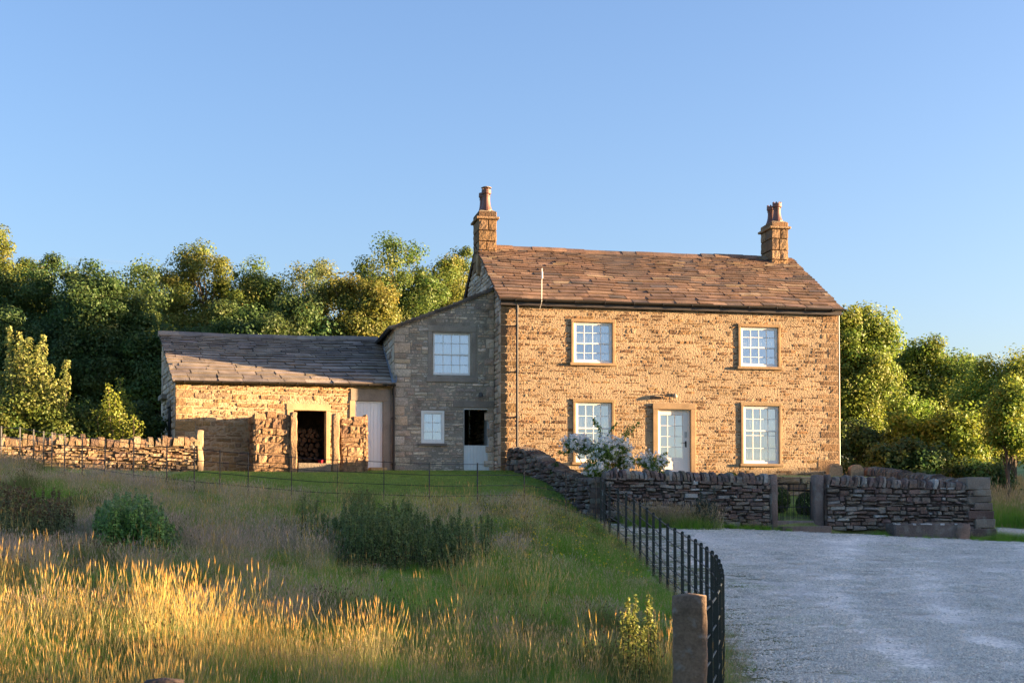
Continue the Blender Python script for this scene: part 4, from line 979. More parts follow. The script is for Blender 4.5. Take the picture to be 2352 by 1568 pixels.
def tree(name, label, x, y, H, rx, base_z, nclump, lpc, lsize, colr, clump_r=1.0, sparse=0.0, seed=0, ry=None, cat='tree', group=None, lobes=9, trunk_r=None, top_pt=0, cz=None, zflat=.8, bark=(.10, .08, .06), spread=1.0, upbias=.25, lobe_r=.46):
    """trunk with limbs and a crown of leaf clumps. H: height above the ground, base_z: the crown's foot above the ground"""
    global rng
    rng = np.random.default_rng(1000+seed); random.seed(seed)
    e = empty(name, (x, y, gz(x, y)-.1), 0, label, cat, group); ry = ry or rx*.8
    ch = (H-base_z)/2; mid = base_z+ch
    lob = []
    for i in range(lobes):
        t = i/max(lobes-1, 1); a = i*2.399+seed; h = -.62+1.25*t; rr = (1-abs(h)**2.2)**.5*(.62 if i < lobes-1 else .15)
        if top_pt: rr *= (1-top_pt*(t))
        lob.append((rr*math.cos(a)*rx*spread, rr*math.sin(a)*ry*spread, mid+h*ch*.82, random.uniform(lobe_r*.75, lobe_r*1.25)*(1-top_pt*.6*t)))
    cl = []
    for k in range(nclump):
        lx, ly, lz, lr = lob[k % lobes]; d = unit(1)[0]; rad = rng.random()**.35
        r3 = np.array([rx, ry, ch])*lr; p = np.array([lx, ly, lz]) + d*r3*rad
        cl.append(p)
    cl = np.array(cl); cl[:, 2] = np.clip(cl[:, 2], base_z*.8, H-.3*clump_r)
    keep = rng.random(len(cl)) > sparse; cl = cl[keep]
    N = len(cl)*lpc; ci = np.repeat(np.arange(len(cl)), lpc)
    cr = clump_r*(.55+.6*rng.random(len(cl))); d = unit(N); rad = rng.random(N)**.5
    P = cl[ci] + d*(cr[ci]*rad)[:, None]*np.array([1, 1, zflat])
    nrm = d*.8 + unit(N)*.6 + np.array([0, 0, upbias])
    V, F = leaf_geo(P, nrm, lsize*(.6+.8*rng.random(N)))
    tone = (.8+.4*rng.random(len(cl)))[ci][:, None]
    hue = (rng.random(len(cl)))[ci]
    C = leaf_cols(N, colr)*tone; C[:, 0] *= 1+.35*(hue-.5)
    link('crown', np_mesh('crown', V, F, C, M_LEAF), e)
    mb = MB(); tr = trunk_r or max(.05, H*.022); bend = [random.uniform(-.04, .04)*H for _ in range(2)]
    def tp(t): return (bend[0]*t*t, bend[1]*t*t, -.2+t*H*.8)
    ts = [0, .04, .15, .35, .55, .75, 1]; mb.tube([tp(t) for t in ts], [tr*1.5, tr*1.1, tr, tr*.8, tr*.55, tr*.32, tr*.12], bark, 8)
    nb = min(len(cl), 26)
    for k in range(nb):
        c = cl[int(k*len(cl)/nb)]; t = min(.95, max(.18, (c[2]-random.uniform(.12, .3)*H)/(H*.8))); s = Vector(tp(t)); q = Vector(c); m = s.lerp(q, .5)+Vector((0, 0, .06*H*random.uniform(.2, 1)))+Vector((random.uniform(-.3, .3), random.uniform(-.3, .3), 0))*.1*rx
        r0 = tr*.42*(1-t*.6); mb.tube([s, s.lerp(m, .55)+Vector((random.uniform(-.1, .1), 0, .1)), m, m.lerp(q, .6)+Vector((random.uniform(-.2, .2), random.uniform(-.2, .2), .15)), q], [r0, r0*.8, r0*.6, r0*.4, r0*.12], bark, 5, False)
    mb.build('trunk', M_BARK, e, smooth=True)
    return e
def px_tree(px, top, Y, rpx, *a, **k):
    x = (px-1176)/3267*Y; z = (1200-top)/3267*Y; g = gz(x, Y)-.1
    return x, Y, z-g, rpx/3267*Y
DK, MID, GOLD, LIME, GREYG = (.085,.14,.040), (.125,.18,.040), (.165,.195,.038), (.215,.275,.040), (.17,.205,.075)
G1 = 'woodland trees behind the farm buildings'
def wood(px, top, Y, rpx, label, colr, bz=3.0, ncl=80, lpc=430, ls=.135, cr=.88, seed=0, sparse=0, **k):
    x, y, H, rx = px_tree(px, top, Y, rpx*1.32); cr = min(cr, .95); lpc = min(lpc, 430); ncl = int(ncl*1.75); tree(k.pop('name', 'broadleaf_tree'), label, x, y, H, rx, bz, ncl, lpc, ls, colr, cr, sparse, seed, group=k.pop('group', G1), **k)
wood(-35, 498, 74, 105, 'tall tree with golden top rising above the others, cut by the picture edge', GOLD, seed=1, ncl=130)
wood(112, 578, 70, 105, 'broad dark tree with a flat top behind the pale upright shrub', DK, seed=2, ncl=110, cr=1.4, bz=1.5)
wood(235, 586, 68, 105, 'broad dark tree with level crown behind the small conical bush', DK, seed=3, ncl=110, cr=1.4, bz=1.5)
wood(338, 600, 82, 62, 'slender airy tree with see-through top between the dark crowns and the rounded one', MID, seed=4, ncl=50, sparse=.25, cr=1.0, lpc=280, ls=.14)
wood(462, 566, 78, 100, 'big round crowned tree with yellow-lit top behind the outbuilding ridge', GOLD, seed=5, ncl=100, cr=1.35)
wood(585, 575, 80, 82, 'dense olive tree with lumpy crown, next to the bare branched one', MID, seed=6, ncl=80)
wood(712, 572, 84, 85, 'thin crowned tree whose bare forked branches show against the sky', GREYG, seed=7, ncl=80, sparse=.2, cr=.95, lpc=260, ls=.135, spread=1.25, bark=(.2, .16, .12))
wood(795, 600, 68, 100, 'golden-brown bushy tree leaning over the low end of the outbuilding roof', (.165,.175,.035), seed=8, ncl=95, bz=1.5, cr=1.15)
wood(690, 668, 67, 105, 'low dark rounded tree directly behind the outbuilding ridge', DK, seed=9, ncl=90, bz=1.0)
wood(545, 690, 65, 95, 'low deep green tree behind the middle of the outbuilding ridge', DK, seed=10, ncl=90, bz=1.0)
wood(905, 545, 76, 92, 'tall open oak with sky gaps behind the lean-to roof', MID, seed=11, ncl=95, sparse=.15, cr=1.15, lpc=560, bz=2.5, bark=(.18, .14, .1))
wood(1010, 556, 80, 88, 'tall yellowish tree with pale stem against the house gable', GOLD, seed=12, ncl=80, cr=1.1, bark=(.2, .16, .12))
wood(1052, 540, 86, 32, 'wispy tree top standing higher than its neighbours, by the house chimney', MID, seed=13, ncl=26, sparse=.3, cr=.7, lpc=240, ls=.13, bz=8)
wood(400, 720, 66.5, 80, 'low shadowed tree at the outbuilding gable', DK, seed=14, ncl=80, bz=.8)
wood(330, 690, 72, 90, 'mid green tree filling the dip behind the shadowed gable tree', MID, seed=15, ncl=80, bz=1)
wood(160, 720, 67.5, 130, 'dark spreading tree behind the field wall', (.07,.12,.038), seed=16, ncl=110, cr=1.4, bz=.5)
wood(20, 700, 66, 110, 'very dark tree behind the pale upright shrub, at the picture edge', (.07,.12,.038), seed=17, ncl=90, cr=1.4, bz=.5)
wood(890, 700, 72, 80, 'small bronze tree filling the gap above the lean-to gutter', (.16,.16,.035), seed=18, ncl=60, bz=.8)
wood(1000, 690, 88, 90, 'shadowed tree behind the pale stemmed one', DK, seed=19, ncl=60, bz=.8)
G2 = 'trees on the far side of the garden'
wood(1965, 682, 66, 72, 'tall tree with bronze-tipped crown at the house corner', (.18, .24, .040), seed=21, ncl=95, group=G2, cr=1.05, lpc=620, bz=1.5, bark=(.07,.055,.045))
wood(1905, 790, 70, 80, 'dark tree half hidden behind the house corner', DK, seed=22, ncl=70, group=G2, bz=1)
wood(2130, 764, 68, 90, 'broad green tree with three-lobed top beyond the side garden wall', (.18, .24, .040), seed=23, ncl=95, group=G2, bz=1.2, cr=1.1)
wood(2045, 800, 72, 90, 'darker tree behind the broad three-lobed one', DK, seed=24, ncl=80, group=G2, bz=1)
wood(2215, 800, 74, 70, 'green tree with gappy crown behind the young yellow-green one', (.18, .24, .040), seed=25, ncl=60, group=G2, bz=1, sparse=.15)
wood(2330, 795, 60, 88, 'bright lime green tree cut by the picture edge', LIME, seed=26, ncl=80, group=G2, bz=1.5, cr=1.0, ls=.12, lpc=640)
# nearer, lighter trees and shrubs on that side
x, y, H, rx = px_tree(2318, 850, 50, 62); tree('young_tree', 'young tree with thin straight trunk standing in rough grass beside the track', x, y, H, rx, 1.7, 60, 220, .12, LIME, .62, .1, 31, lobes=8, top_pt=.5, trunk_r=.085, bark=(.12, .09, .07))
x, y, H, rx = px_tree(2200, 925, 54, 66); tree('yellow_green_shrub', 'loose yellow-green bush leaning over the side garden wall', x, y, H, rx, .3, 60, 260, .13, LIME, .7, 0, 32, cat='shrub', lobes=6)
x, y, H, rx = px_tree(2110, 905, 55, 90); tree('yellow_green_shrub', 'wide sunlit bush behind the middle of the side garden wall', x, y, H, rx, .3, 80, 260, .135, LIME, .75, 0, 33, cat='shrub', lobes=7)
x, y, H, rx = px_tree(2070, 1000, 50, 85); tree('dark_shrub', 'dark leafy bush just over the side garden wall', x, y, H, rx, .1, 60, 240, .14, DK, .6, 0, 34, cat='shrub', lobes=6)
x, y, H, rx = px_tree(2245, 1050, 52, 70); tree('dark_shrub', 'dark low bush beyond the battered wall corner', x, y, H, rx, .1, 50, 240, .14, DK, .6, 0, 35, cat='shrub', lobes=6)
x, y, H, rx = px_tree(1985, 960, 56, 55); tree('dark_shrub', 'shaded bush behind the round headed posts', x, y, H, rx, .1, 50, 240, .14, DK, .7, 0, 36, cat='shrub', lobes=6)
# shrubs by the field wall
x, y, H, rx = px_tree(70, 900, 42.9, 118); tree('rounded_shrub', 'broad leafy green shrub under the pale upright shoots behind the field wall', x, y, H, rx, .2, 80, 300, .10, (.11,.15,.03), .6, 0, 41, cat='shrub', lobes=7)
def shoots(name, label, cxp, Y, items, colr, ls, seed, sw=.12):
    global rng
    rng = np.random.default_rng(seed); random.seed(seed); x0 = (cxp-1176)/3267*Y; e = empty(name, (x0, Y, gz(x0, Y)-.1), 0, label, 'shrub'); g = gz(x0, Y)-.1
    Pn, Nn, mb = [], [], MB()
    for px, top in items:
        x = (px-1176)/3267*Y-x0; h = (1200-top)/3267*Y-g; dy = random.uniform(-.5, .5); n = int(330*h/4)
        t = rng.random(n)**.7; r = (sw*.9+sw*2.4*(1-t))*rng.random(n)**.6; a = rng.random(n)*6.28
        Pn.append(np.stack([x*(.35+.65*t**.5)+r*np.cos(a), dy*t+r*np.sin(a), .25*h+.75*h*t], 1)); Nn.append(np.stack([np.cos(a), np.sin(a), .6*np.ones(n)], 1)+unit(n)*.7)
        mb.tube([(x*.2, 0, 0), (x*.6, dy*.3, h*.3), (x*.95, dy*.7, h*.7), (x, dy, h*.97)], [.03, .022, .012, .004], (.14, .11, .08), 5)
    P = np.concatenate(Pn); V, F = leaf_geo(P, np.concatenate(Nn), ls*(.7+.6*rng.random(len(P)))); link('foliage', np_mesh('foliage', V, F, leaf_cols(len(P), colr), M_LEAF), e); mb.build('stems', M_BARK, e)
shoots('upright_shrub', 'pale leaved shrub with tall upright shoots behind the field wall', 70, 42.7, [(22, 752), (40, 760), (58, 785), (75, 790), (102, 770), (10, 830), (88, 822), (118, 838), (140, 822), (30, 800), (125, 870), (150, 860), (-5, 850), (65, 830), (50, 770)], (.25, .275, .075), .11, 51)
shoots('conical_bush', 'small yellow-green conical bush behind the field wall', 264, 43.0, [(264, 862), (256, 884), (273, 888), (247, 905), (282, 903), (238, 925), (293, 922), (228, 942), (304, 938), (264, 900), (252, 930), (276, 930), (218, 958), (315, 955), (240, 950), (290, 950), (264, 945), (208, 968), (324, 966)], (.21, .245, .035), .085, 52, .16)
x, y, H, rx = px_tree(330, 930, 44.6, 38); tree('dark_shrub', 'small dark evergreen bush against the outbuilding gable', x, y, H, rx, .05, 40, 240, .10, DK, .42, 0, 43, cat='shrub', lobes=5)
x, y, H, rx = px_tree(190, 925, 43.2, 50); tree('rounded_shrub', 'low green shrub between the upright shoots and the conical bush', x, y, H, rx, .05, 50, 260, .10, (.09,.13,.028), .5, 0, 44, cat='shrub', lobes=5)
# box balls, small garden plants
def ball(name, label, px, py, Y, rpx, colr, ls, n, seed, sq=1.0):
    global rng
    rng = np.random.default_rng(seed); x = (px-1176)/3267*Y; z = (1200-py)/3267*Y; r = rpx/3267*Y
    e = empty(name, (x, Y, z-r*sq), 0, label, 'shrub'); d = unit(n); P = d*(r*(.86+.14*rng.random(n)))[:, None]*np.array([1, 1, sq])+np.array([0, 0, r*sq])
    V, F = leaf_geo(P, d+unit(n)*.6, ls*(.7+.6*rng.random(n))); link('foliage', np_mesh('foliage', V, F, leaf_cols(n, colr), M_LEAF), e)
    mb = MB(); mb.tube([(0, 0, -.3), (0, 0, r*sq)], .03, (.1, .08, .06)); mb.build('stem', M_BARK, e)
ball('box_ball', 'clipped green box ball partly behind the gate hinge post', 1791, 1148, 39.2, 25, (.06,.10,.02), .05, 2200, 61, 1.25)
ball('box_ball', 'clipped darker box ball partly behind the thicker gatepost', 1852, 1160, 38.7, 25, (.045,.08,.02), .05, 2200, 62, 1.25)
ball('low_plant', 'bright green low cushion plant at the house foot, showing over the coping', 1678, 1092, 44.5, 15, (.14,.17,.02), .05, 500, 63, .6)
# roses
def rose(label, clumps, Y, seed, sprays=(), bloom=2.0):
    global rng
    rng = np.random.default_rng(seed); random.seed(seed); cx_, cy_ = clumps[0][:2]; x0 = (cx_-1176)/3267*Y; e = empty('rose_bush', (x0, Y, gz(x0, Y)), 0, label, 'rose bush'); g = gz(x0, Y)
    Ps, Ns, B = [], [], []
    mb = MB()
    for px, py, rpx, fl in clumps:
        c = np.array([(px-1176)/3267*Y-x0, rng.uniform(-.35, .35), (1200-py)/3267*Y-g]); r = rpx/3267*Y; n = int(1700*(rpx/30)**2)
        d = unit(n); Ps.append(c+d*(r*rng.random(n)**.5)[:, None]*np.array([1, 1.1, .85])); Ns.append(d*.6+unit(n)*.7+np.array([0, 0, .3]))
        mb.tube([(0, 0, -.3), tuple(c*np.array([.4, .4, .5])), tuple(c)], [.02, .014, .006], (.09, .07, .04), 5)
        k = int(fl*bloom)
        for _ in range(k):
            d = unit(1)[0]; d[1] = -abs(d[1])*.9-.1; d[2] = d[2]*.8+.25; d /= np.linalg.norm(d); B.append((c+d*r*rng.uniform(.75, 1.08), d))
    for pts_ in sprays:
        q = [np.array([(a-1176)/3267*Y-x0, rng.uniform(-.1, .1), (1200-b)/3267*Y-g]) for a, b, _ in pts_]
        mb.tube([tuple(v) for v in q], [.012]+[.007]*(len(q)-1), (.07, .09, .03), 5)
        for (a, b, w), (q0, q1) in zip(pts_[1:], zip(q, q[1:])):
            n = int(90*w); t = rng.random(n)[:, None]; d = unit(n); Ps.append(q0*(1-t)+q1*t+d*(.13*w*rng.random(n)**.6)[:, None]); Ns.append(d+unit(n)*.5+np.array([0, 0, .4]))
    P = np.concatenate(Ps); V, F = leaf_geo(P, np.concatenate(Ns), .06*(.6+.7*rng.random(len(P)))); link('foliage', np_mesh('foliage', V, F, leaf_cols(len(P), (.17, .27, .055)), M_LEAF), e)
    mb.build('stems', M_BARK, e)
    Pb, Nb = [], []
    for p, d in B:
        m = rng.integers(4, 9)
        for _ in range(m):
            o = unit(1)[0]*.12; k = 8; dd = d*.9+unit(k)*.65; Pb.append(p+o+unit(k)*.035); Nb.append(dd)
    if Pb:
        P = np.concatenate(Pb); V, F = leaf_geo(P, np.concatenate(Nb), .048*(.7+.5*rng.random(len(P))), .9, -.2)
        o = link('blossoms', np_mesh('blossoms', V, F, np.array([.86, .84, .79])*(.9+.1*rng.random((len(P), 1))), M_FLOWER), e)
    return e
rose('large rambling rose bush with clusters of white blossom at the garden wall corner', [(1385, 1040, 34, 9), (1340, 1022, 26, 12), (1312, 1018, 18, 9), (1420, 1030, 30, 10), (1370, 1078, 34, 7), (1400, 1095, 28, 3), (1425, 1062, 26, 6), (1392, 1130, 22, 0), (1380, 1160, 16, 1), (1445, 1060, 14, 2)], 38.2, 71,
     [[(1380, 1010, 1), (1378, 985, .7), (1368, 970, .7), (1362, 962, .5)], [(1390, 1010, 1), (1405, 985, .4), (1418, 970, .5)], [(1415, 1030, 1), (1430, 1005, 1.3), (1448, 985, 1.4), (1470, 968, 1.1)], [(1320, 1030, 1), (1300, 1040, .8), (1285, 1038, .6)]])
rose('small rose bush with white blossom beside the front door', [(1500, 1062, 24, 8), (1478, 1060, 16, 3), (1522, 1062, 14, 3), (1505, 1080, 22, 2)], 42.5, 72, [[(1500, 1062, 1), (1520, 1045, .7), (1532, 1040, .5)]])
ball('climbing_plant', 'green climber with pale flowers hanging over the curved wall', 1276, 1085, 40.4, 13, (.05,.085,.02), .08, 380, 73, 1.9)

# ---- ground vegetation: tufts scattered by geometry nodes
def ribbon(P0, D, L, w0, bend, c, seg=4, tipw=.15):
    """bent ribbons: n blades -> V,F,C"""
    n = len(P0); V = []; az = np.arctan2(D[:, 1], D[:, 0]); side = np.stack([-np.sin(az), np.cos(az), np.zeros(n)], 1); fw = np.stack([np.cos(az), np.sin(az), np.zeros(n)], 1)
    ph = rng.random(n)*6.28; side = side*np.cos(ph)[:, None]+fw*np.sin(ph)[:, None]
    for i in range(seg+1):
        t = i/seg; a = bend*t; p = P0 + fw*(L*t*np.sin(a*.9+.08))[:, None] + np.array([0, 0, 1])*(L*t*np.cos(a))[:, None]
        w = w0*(1-t*(1-tipw)); V += [p-side*w[:, None]/2, p+side*w[:, None]/2]
    V = np.stack(V, 1).reshape(-1, 3); k = 2*(seg+1)
    F = np.concatenate([np.stack([np.arange(n)*k+2*i, np.arange(n)*k+2*i+1, np.arange(n)*k+2*i+3, np.arange(n)*k+2*i+2], 1) for i in range(seg)])
    C = np.concatenate([c]*seg); return V, F, C
def tip_of(P0, D, L, bend, t=1.0):
    az = np.arctan2(D[:, 1], D[:, 0]); fw = np.stack([np.cos(az), np.sin(az), np.zeros(len(az))], 1); a = bend*t
    return P0 + fw*(L*t*np.sin(a*.9+.08))[:, None] + np.array([0, 0, 1])*(L*t*np.cos(a))[:, None], fw
def merge(parts):
    V, F, C, o = [], [], [], 0
    for v, f, c in parts: V.append(v); F.append(f+o); C.append(c); o += len(v)
    return np.concatenate(V), np.concatenate(F), np.concatenate(C)
def tuft(seed, nb, hb, ns, hs, rad, gcol, scol, hcol, bw=.006, head=(.10, .014), bendb=.9, bends=.35):
    global rng
    rng = np.random.default_rng(seed); parts = []
    def base(n): a = rng.random(n)*6.28; r = rad*np.sqrt(rng.random(n)); return np.stack([r*np.cos(a), r*np.sin(a), np.full(n, -.03)], 1)
    if nb:
        P = base(nb); D = unit(nb); L = hb*(.55+.6*rng.random(nb)); parts.append(ribbon(P, D, L, np.full(nb, bw), bendb*(.3+.9*rng.random(nb)), leaf_cols(nb, gcol, .3, .25), 4))
    if ns:
        P = base(ns); D = unit(ns); L = hs*(.7+.5*rng.random(ns)); bd = bends*(.2+1.1*rng.random(ns)); parts.append(ribbon(P, D, L, np.full(ns, .0035), bd, leaf_cols(ns, scol, .2, .1), 3, .7))
        T, fw = tip_of(P, D, L, bd, .97)
        if head:
            hl = head[0]*(.6+.8*rng.random(ns)); hc = leaf_cols(ns, hcol, .25, .12)
            for rot in (0, 1):
                sd = np.stack([-fw[:, 1], fw[:, 0], np.zeros(ns)], 1) if rot else fw
                up = np.stack([fw[:, 0]*np.sin(bd), fw[:, 1]*np.sin(bd), np.cos(bd)], 1); wd = head[1]*(.7+.6*rng.random(ns))
                v = np.stack([T, T+up*(hl*.35)[:, None]+sd*wd[:, None]/2, T+up*hl[:, None], T+up*(hl*.35)[:, None]-sd*wd[:, None]/2], 1).reshape(-1, 3)
                parts.append((v, np.arange(4*ns).reshape(ns, 4), hc))
    return merge(parts)
def proto(name, geo): 
    me = np_mesh(name, *geo, M_GRASS); return bpy.data.objects.new(name, me)
def scatter(name, pts, rots, scl, idx, protos, kind='stuff', label=None):
    me = bpy.data.meshes.new(name); n = len(pts); me.vertices.add(n); me.vertices.foreach_set('co', pts.astype(np.float32).ravel())
    a = me.attributes.new('rot', 'FLOAT_VECTOR', 'POINT'); a.data.foreach_set('vector', rots.astype(np.float32).ravel())
    a = me.attributes.new('scl', 'FLOAT', 'POINT'); a.data.foreach_set('value', scl.astype(np.float32))
    a = me.attributes.new('idx', 'INT', 'POINT'); a.data.foreach_set('value', idx.astype(np.int32))
    me.update(); o = link(name, me); ng = bpy.data.node_groups.new(name, 'GeometryNodeTree'); L = ng.links.new
    ng.interface.new_socket('Geometry', in_out='INPUT', socket_type='NodeSocketGeometry'); ng.interface.new_socket('Geometry', in_out='OUTPUT', socket_type='NodeSocketGeometry')
    gi = ng.nodes.new('NodeGroupInput'); go = ng.nodes.new('NodeGroupOutput'); jn = ng.nodes.new('GeometryNodeJoinGeometry')
    def attr(nm, t): q = ng.nodes.new('GeometryNodeInputNamedAttribute'); q.data_type = t; q.inputs[0].default_value = nm; return q.outputs[0]
    r, s, ix = attr('rot', 'FLOAT_VECTOR'), attr('scl', 'FLOAT'), attr('idx', 'INT')
    er = ng.nodes.new('FunctionNodeEulerToRotation'); L(r, er.inputs[0])
    for k, p in enumerate(protos):
        oi = ng.nodes.new('GeometryNodeObjectInfo'); oi.inputs[0].default_value = p; oi.inputs['As Instance'].default_value = True
        cm = ng.nodes.new('FunctionNodeCompare'); cm.data_type = 'INT'; cm.operation = 'EQUAL'; L(ix, cm.inputs[2]); cm.inputs[3].default_value = k
        ip = ng.nodes.new('GeometryNodeInstanceOnPoints'); L(gi.outputs[0], ip.inputs['Points']); L(cm.outputs[0], ip.inputs['Selection']); L(oi.outputs['Geometry'], ip.inputs['Instance']); L(er.outputs[0], ip.inputs['Rotation']); L(s, ip.inputs['Scale']); L(ip.outputs[0], jn.inputs[0])
    L(jn.outputs[0], go.inputs[0]); md = o.modifiers.new('scatter', 'NODES'); md.node_group = ng
    tag(o, label, None, None, kind); return o
GB, GY, STRAW, PINK, RUSH = (.175,.32,.045), (.19,.38,.038), (.42,.375,.14), (.58,.43,.24), (.15,.19,.05)
protos = []
for k in range(4): protos.append(proto('fog_grass', tuft(200+k, 95, .42, 9, .64, .20, GB, STRAW, PINK, .0042, (.10, .009))))            # 0-3
for k in range(3): protos.append(proto('green_grass', tuft(210+k, 110, .48, 3, .60, .20, GY, STRAW, PINK, .0048, (.08, .008))))              # 4-6
for k in range(2): protos.append(proto('tall_grass', tuft(220+k, 44, .44, 14, .86, .16, GB, STRAW, (.62,.43,.13), .0045, (.12, .0105), bends=.25)))   # 7-8
for k in range(2): protos.append(proto('rush', tuft(230+k, 90, .62, 4, .7, .14, RUSH, RUSH, (.12,.08,.04), .006, (.05, .02), bendb=.35)))            # 9-10
for k in range(2): protos.append(proto('short_grass', tuft(240+k, 70, .075, 0, 0, .16, (.27,.37,.075), STRAW, PINK, .007, bendb=1.0)))       # 11-12
for k in range(2): protos.append(proto('wispy_grass', tuft(250+k, 44, .40, 30, .66, .22, GB, (.46,.38,.24), (.60,.46,.33), .0042, (.11, .010), bends=.5)))   # 13-14
rng = np.random.default_rng(5)
def sample(n, x0, x1, y0, y1, pw=1.0):
    y = y0+(y1-y0)*rng.random(n)**pw; x = x0+(x1-x0)*rng.random(n); return x, y
x, y = sample(60000, -19, 3.0, 7.2, 41, 1.25)
ok = (x > -.38*y-1.5) & (x < np.where(y > 11.6, xf(y)-.05, 1.9)) & (y < yf(x)+.5)
x, y = x[ok], y[ok]; z = ground(x, y)
n1, n2, n3, n4 = vnoise(x, y, 2.4, 1), vnoise(x, y, 1.1, 2), vnoise(x, y, .5, 4), vnoise(x, y, 3.5, 6)
idx = rng.integers(0, 4, len(x))
pg = n1+.5*(n3-.5) > .55; pg |= (rng.random(len(x)) < .75*np.clip(1-(xf(y)-x)/4.5, 0, 1)*(y > 16)); pg |= (rng.random(len(x)) < .34+.16*np.clip((y-16)/3, 0, 1)); idx[pg] = rng.integers(4, 7, pg.sum())
shd = np.clip((y-15.5)/3, 0, 1); pw_ = ((n4+.4*(n3-.5)+.10*shd > .56) | (rng.random(len(x)) < .42*shd)) & ~pg & (shd > .1); idx[pw_] = rng.integers(13, 15, pw_.sum())
pt = ((n2 > .60) & (rng.random(len(x)) < .4) | (rng.random(len(x)) < .06)) & (rng.random(len(x)) > .85*shd); idx[pt] = rng.integers(7, 9, pt.sum())
tuftc = vnoise(x, y, .9, 9); pr = (tuftc > .79); idx[pr] = rng.integers(9, 11, pr.sum())
s = .42+.33*rng.random(len(x)); s *= (.82+.36*n1)*np.where(vnoise(x, y, 1.0, 31) < .36, .62, 1)*np.where(y < 13.6, .85, 1); s[pt] *= 1.2; dfx = xf(y)-x; s *= np.where(y > 15, .55+.45*np.clip(dfx/2.2, 0, 1), 1); s[(dfx < .5) & (y > 12)] *= .85
pxs = 1176+3267*x/y; bed = ((pxs > 760) & (pxs < 1070) & (y > 21.5) & (y < 28)) | ((pxs > 215) & (pxs < 430) & (y > 21.5) & (y < 25.6)) | ((pxs < 170) & (y > 22.5) & (y < 27)); s[bed] *= .55
near = np.clip((y-7)/5, .0, 1); s *= .75+.25*near
pts = np.stack([x, y, z], 1); rots = np.stack([.22*(rng.random(len(x))-.5), .22*(rng.random(len(x))-.5), rng.random(len(x))*6.28], 1)
scatter('meadow_grass', pts, rots, s, idx, protos)
# mown lawn
x, y = sample(26000, -14, 2.6, 31.5, 46); ok = (y > yf(x)-.4) & (x < 2.2-(y-36)*.23); u, v = uv(x, y); ok &= (v < .9) & (x > -9.3)
du = (x-OC[0])*CO+(y-OC[1])*SO; dv = -(x-OC[0])*SO+(y-OC[1])*CO; ok &= (dv < -.1) | (du > OL)
x, y = x[ok], y[ok]; pts = np.stack([x, y, ground(x, y)], 1)
scatter('lawn_grass', pts, np.stack([0*x, 0*x, rng.random(len(x))*6.28], 1), .7+.6*rng.random(len(x)), rng.integers(11, 13, len(x)), protos)
# garden lawn and rough grass right of the drive, tufts along wall feet and the gravel's edge
x, y = sample(9000, 2.5, 12.5, 37.2, 46); u, v = uv(x, y); ok = (v > -8.1) & (v < -3.4) & (u > 1.2) & (u < 11.6); x, y = x[ok], y[ok]
scatter('garden_grass', np.stack([x, y, ground(x, y)], 1), np.stack([0*x, 0*x, rng.random(len(x))*6.28], 1), .8+.6*rng.random(len(x)), rng.integers(11, 13, len(x)), protos)
x, y = sample(12000, 13, 30, 44.3, 72); ok = x < .385*y+2; x, y = x[ok], y[ok]
scatter('rough_grass', np.stack([x, y, ground(x, y)], 1), np.stack([0*x, 0*x, rng.random(len(x))*6.28], 1), 1.0+.7*rng.random(len(x)), rng.choice([4, 5, 6, 0, 1], len(x)), protos)
X, Y, S, I = [], [], [], []
def strip(n, fx, fy, s0, s1, kinds):
    t = rng.random(n); X.append(fx(t)); Y.append(fy(t)); S.append(s0+(s1-s0)*rng.random(n)); I.append(rng.choice(kinds, n))
def along(ua, ub, v0, v1, n, s0, s1, kinds):
    u = ua+(ub-ua)*rng.random(n); v = v0+(v1-v0)*rng.random(n)**.5; X.append(HO[0]+u*CA-v*SA); Y.append(HO[1]+u*SA+v*CA); S.append(s0+(s1-s0)*rng.random(n)); I.append(rng.choice(kinds, n))
along(1.4, 3.9, -9.7, -8.85, 240, .4, 1.0, [4, 0, 1, 13, 2]); along(3.9, 6.0, -9.2, -8.85, 60, .25, .5, [4, 5, 6]); along(8.3, uR+.2, -9.9, -8.9, 320, .12, .4, [4, 5, 6, 11]); along(uR-.1, uR+1.6, -9.6, -8.5, 130, .4, .75, [4, 5, 6])
t = rng.random(420); yy = 11.8+24*t; X.append(xf(yy)+.0+.45*rng.random(420)**2.5); Y.append(yy); S.append(.12+.25*rng.random(420)**1.5); I.append(rng.choice([4, 0, 13, 14], 420))
yy = 9+14*rng.random(1500); xx = xf(yy)+2.2*rng.random(1500)**1.5; kk = (vnoise(xx, yy, .6, 5) < .47); X.append(xx[kk]); Y.append(yy[kk]); S.append(.35+.6*rng.random(kk.sum())); I.append(rng.choice([11, 12, 11, 12, 11], kk.sum()))
for cx_, cy_, r_ in ((4.35, 26.5, .5), (9.5, 34.5, .7), (5.0, 22, .6), (3.7, 31, .6), (6.2, 36, 1.0)):
    n = 60; X.append(cx_+r_*rng.normal(size=n)*.8); Y.append(cy_+r_*rng.normal(size=n)*.5); S.append(.4+.6*rng.random(n)); I.append(rng.choice([11, 12], n))
yy = 8+5*rng.random(160); X.append(1.75+.5*rng.random(160)); Y.append(yy); S.append(.25+.3*rng.random(160)); I.append(rng.choice([0, 4, 5, 1], 160))
x, y, s, i_ = map(np.concatenate, (X, Y, S, I))
scatter('edge_grass', np.stack([x, y, ground(x, y)+.02], 1), np.stack([0*x, 0*x, rng.random(len(x))*6.28], 1), s, i_, protos)
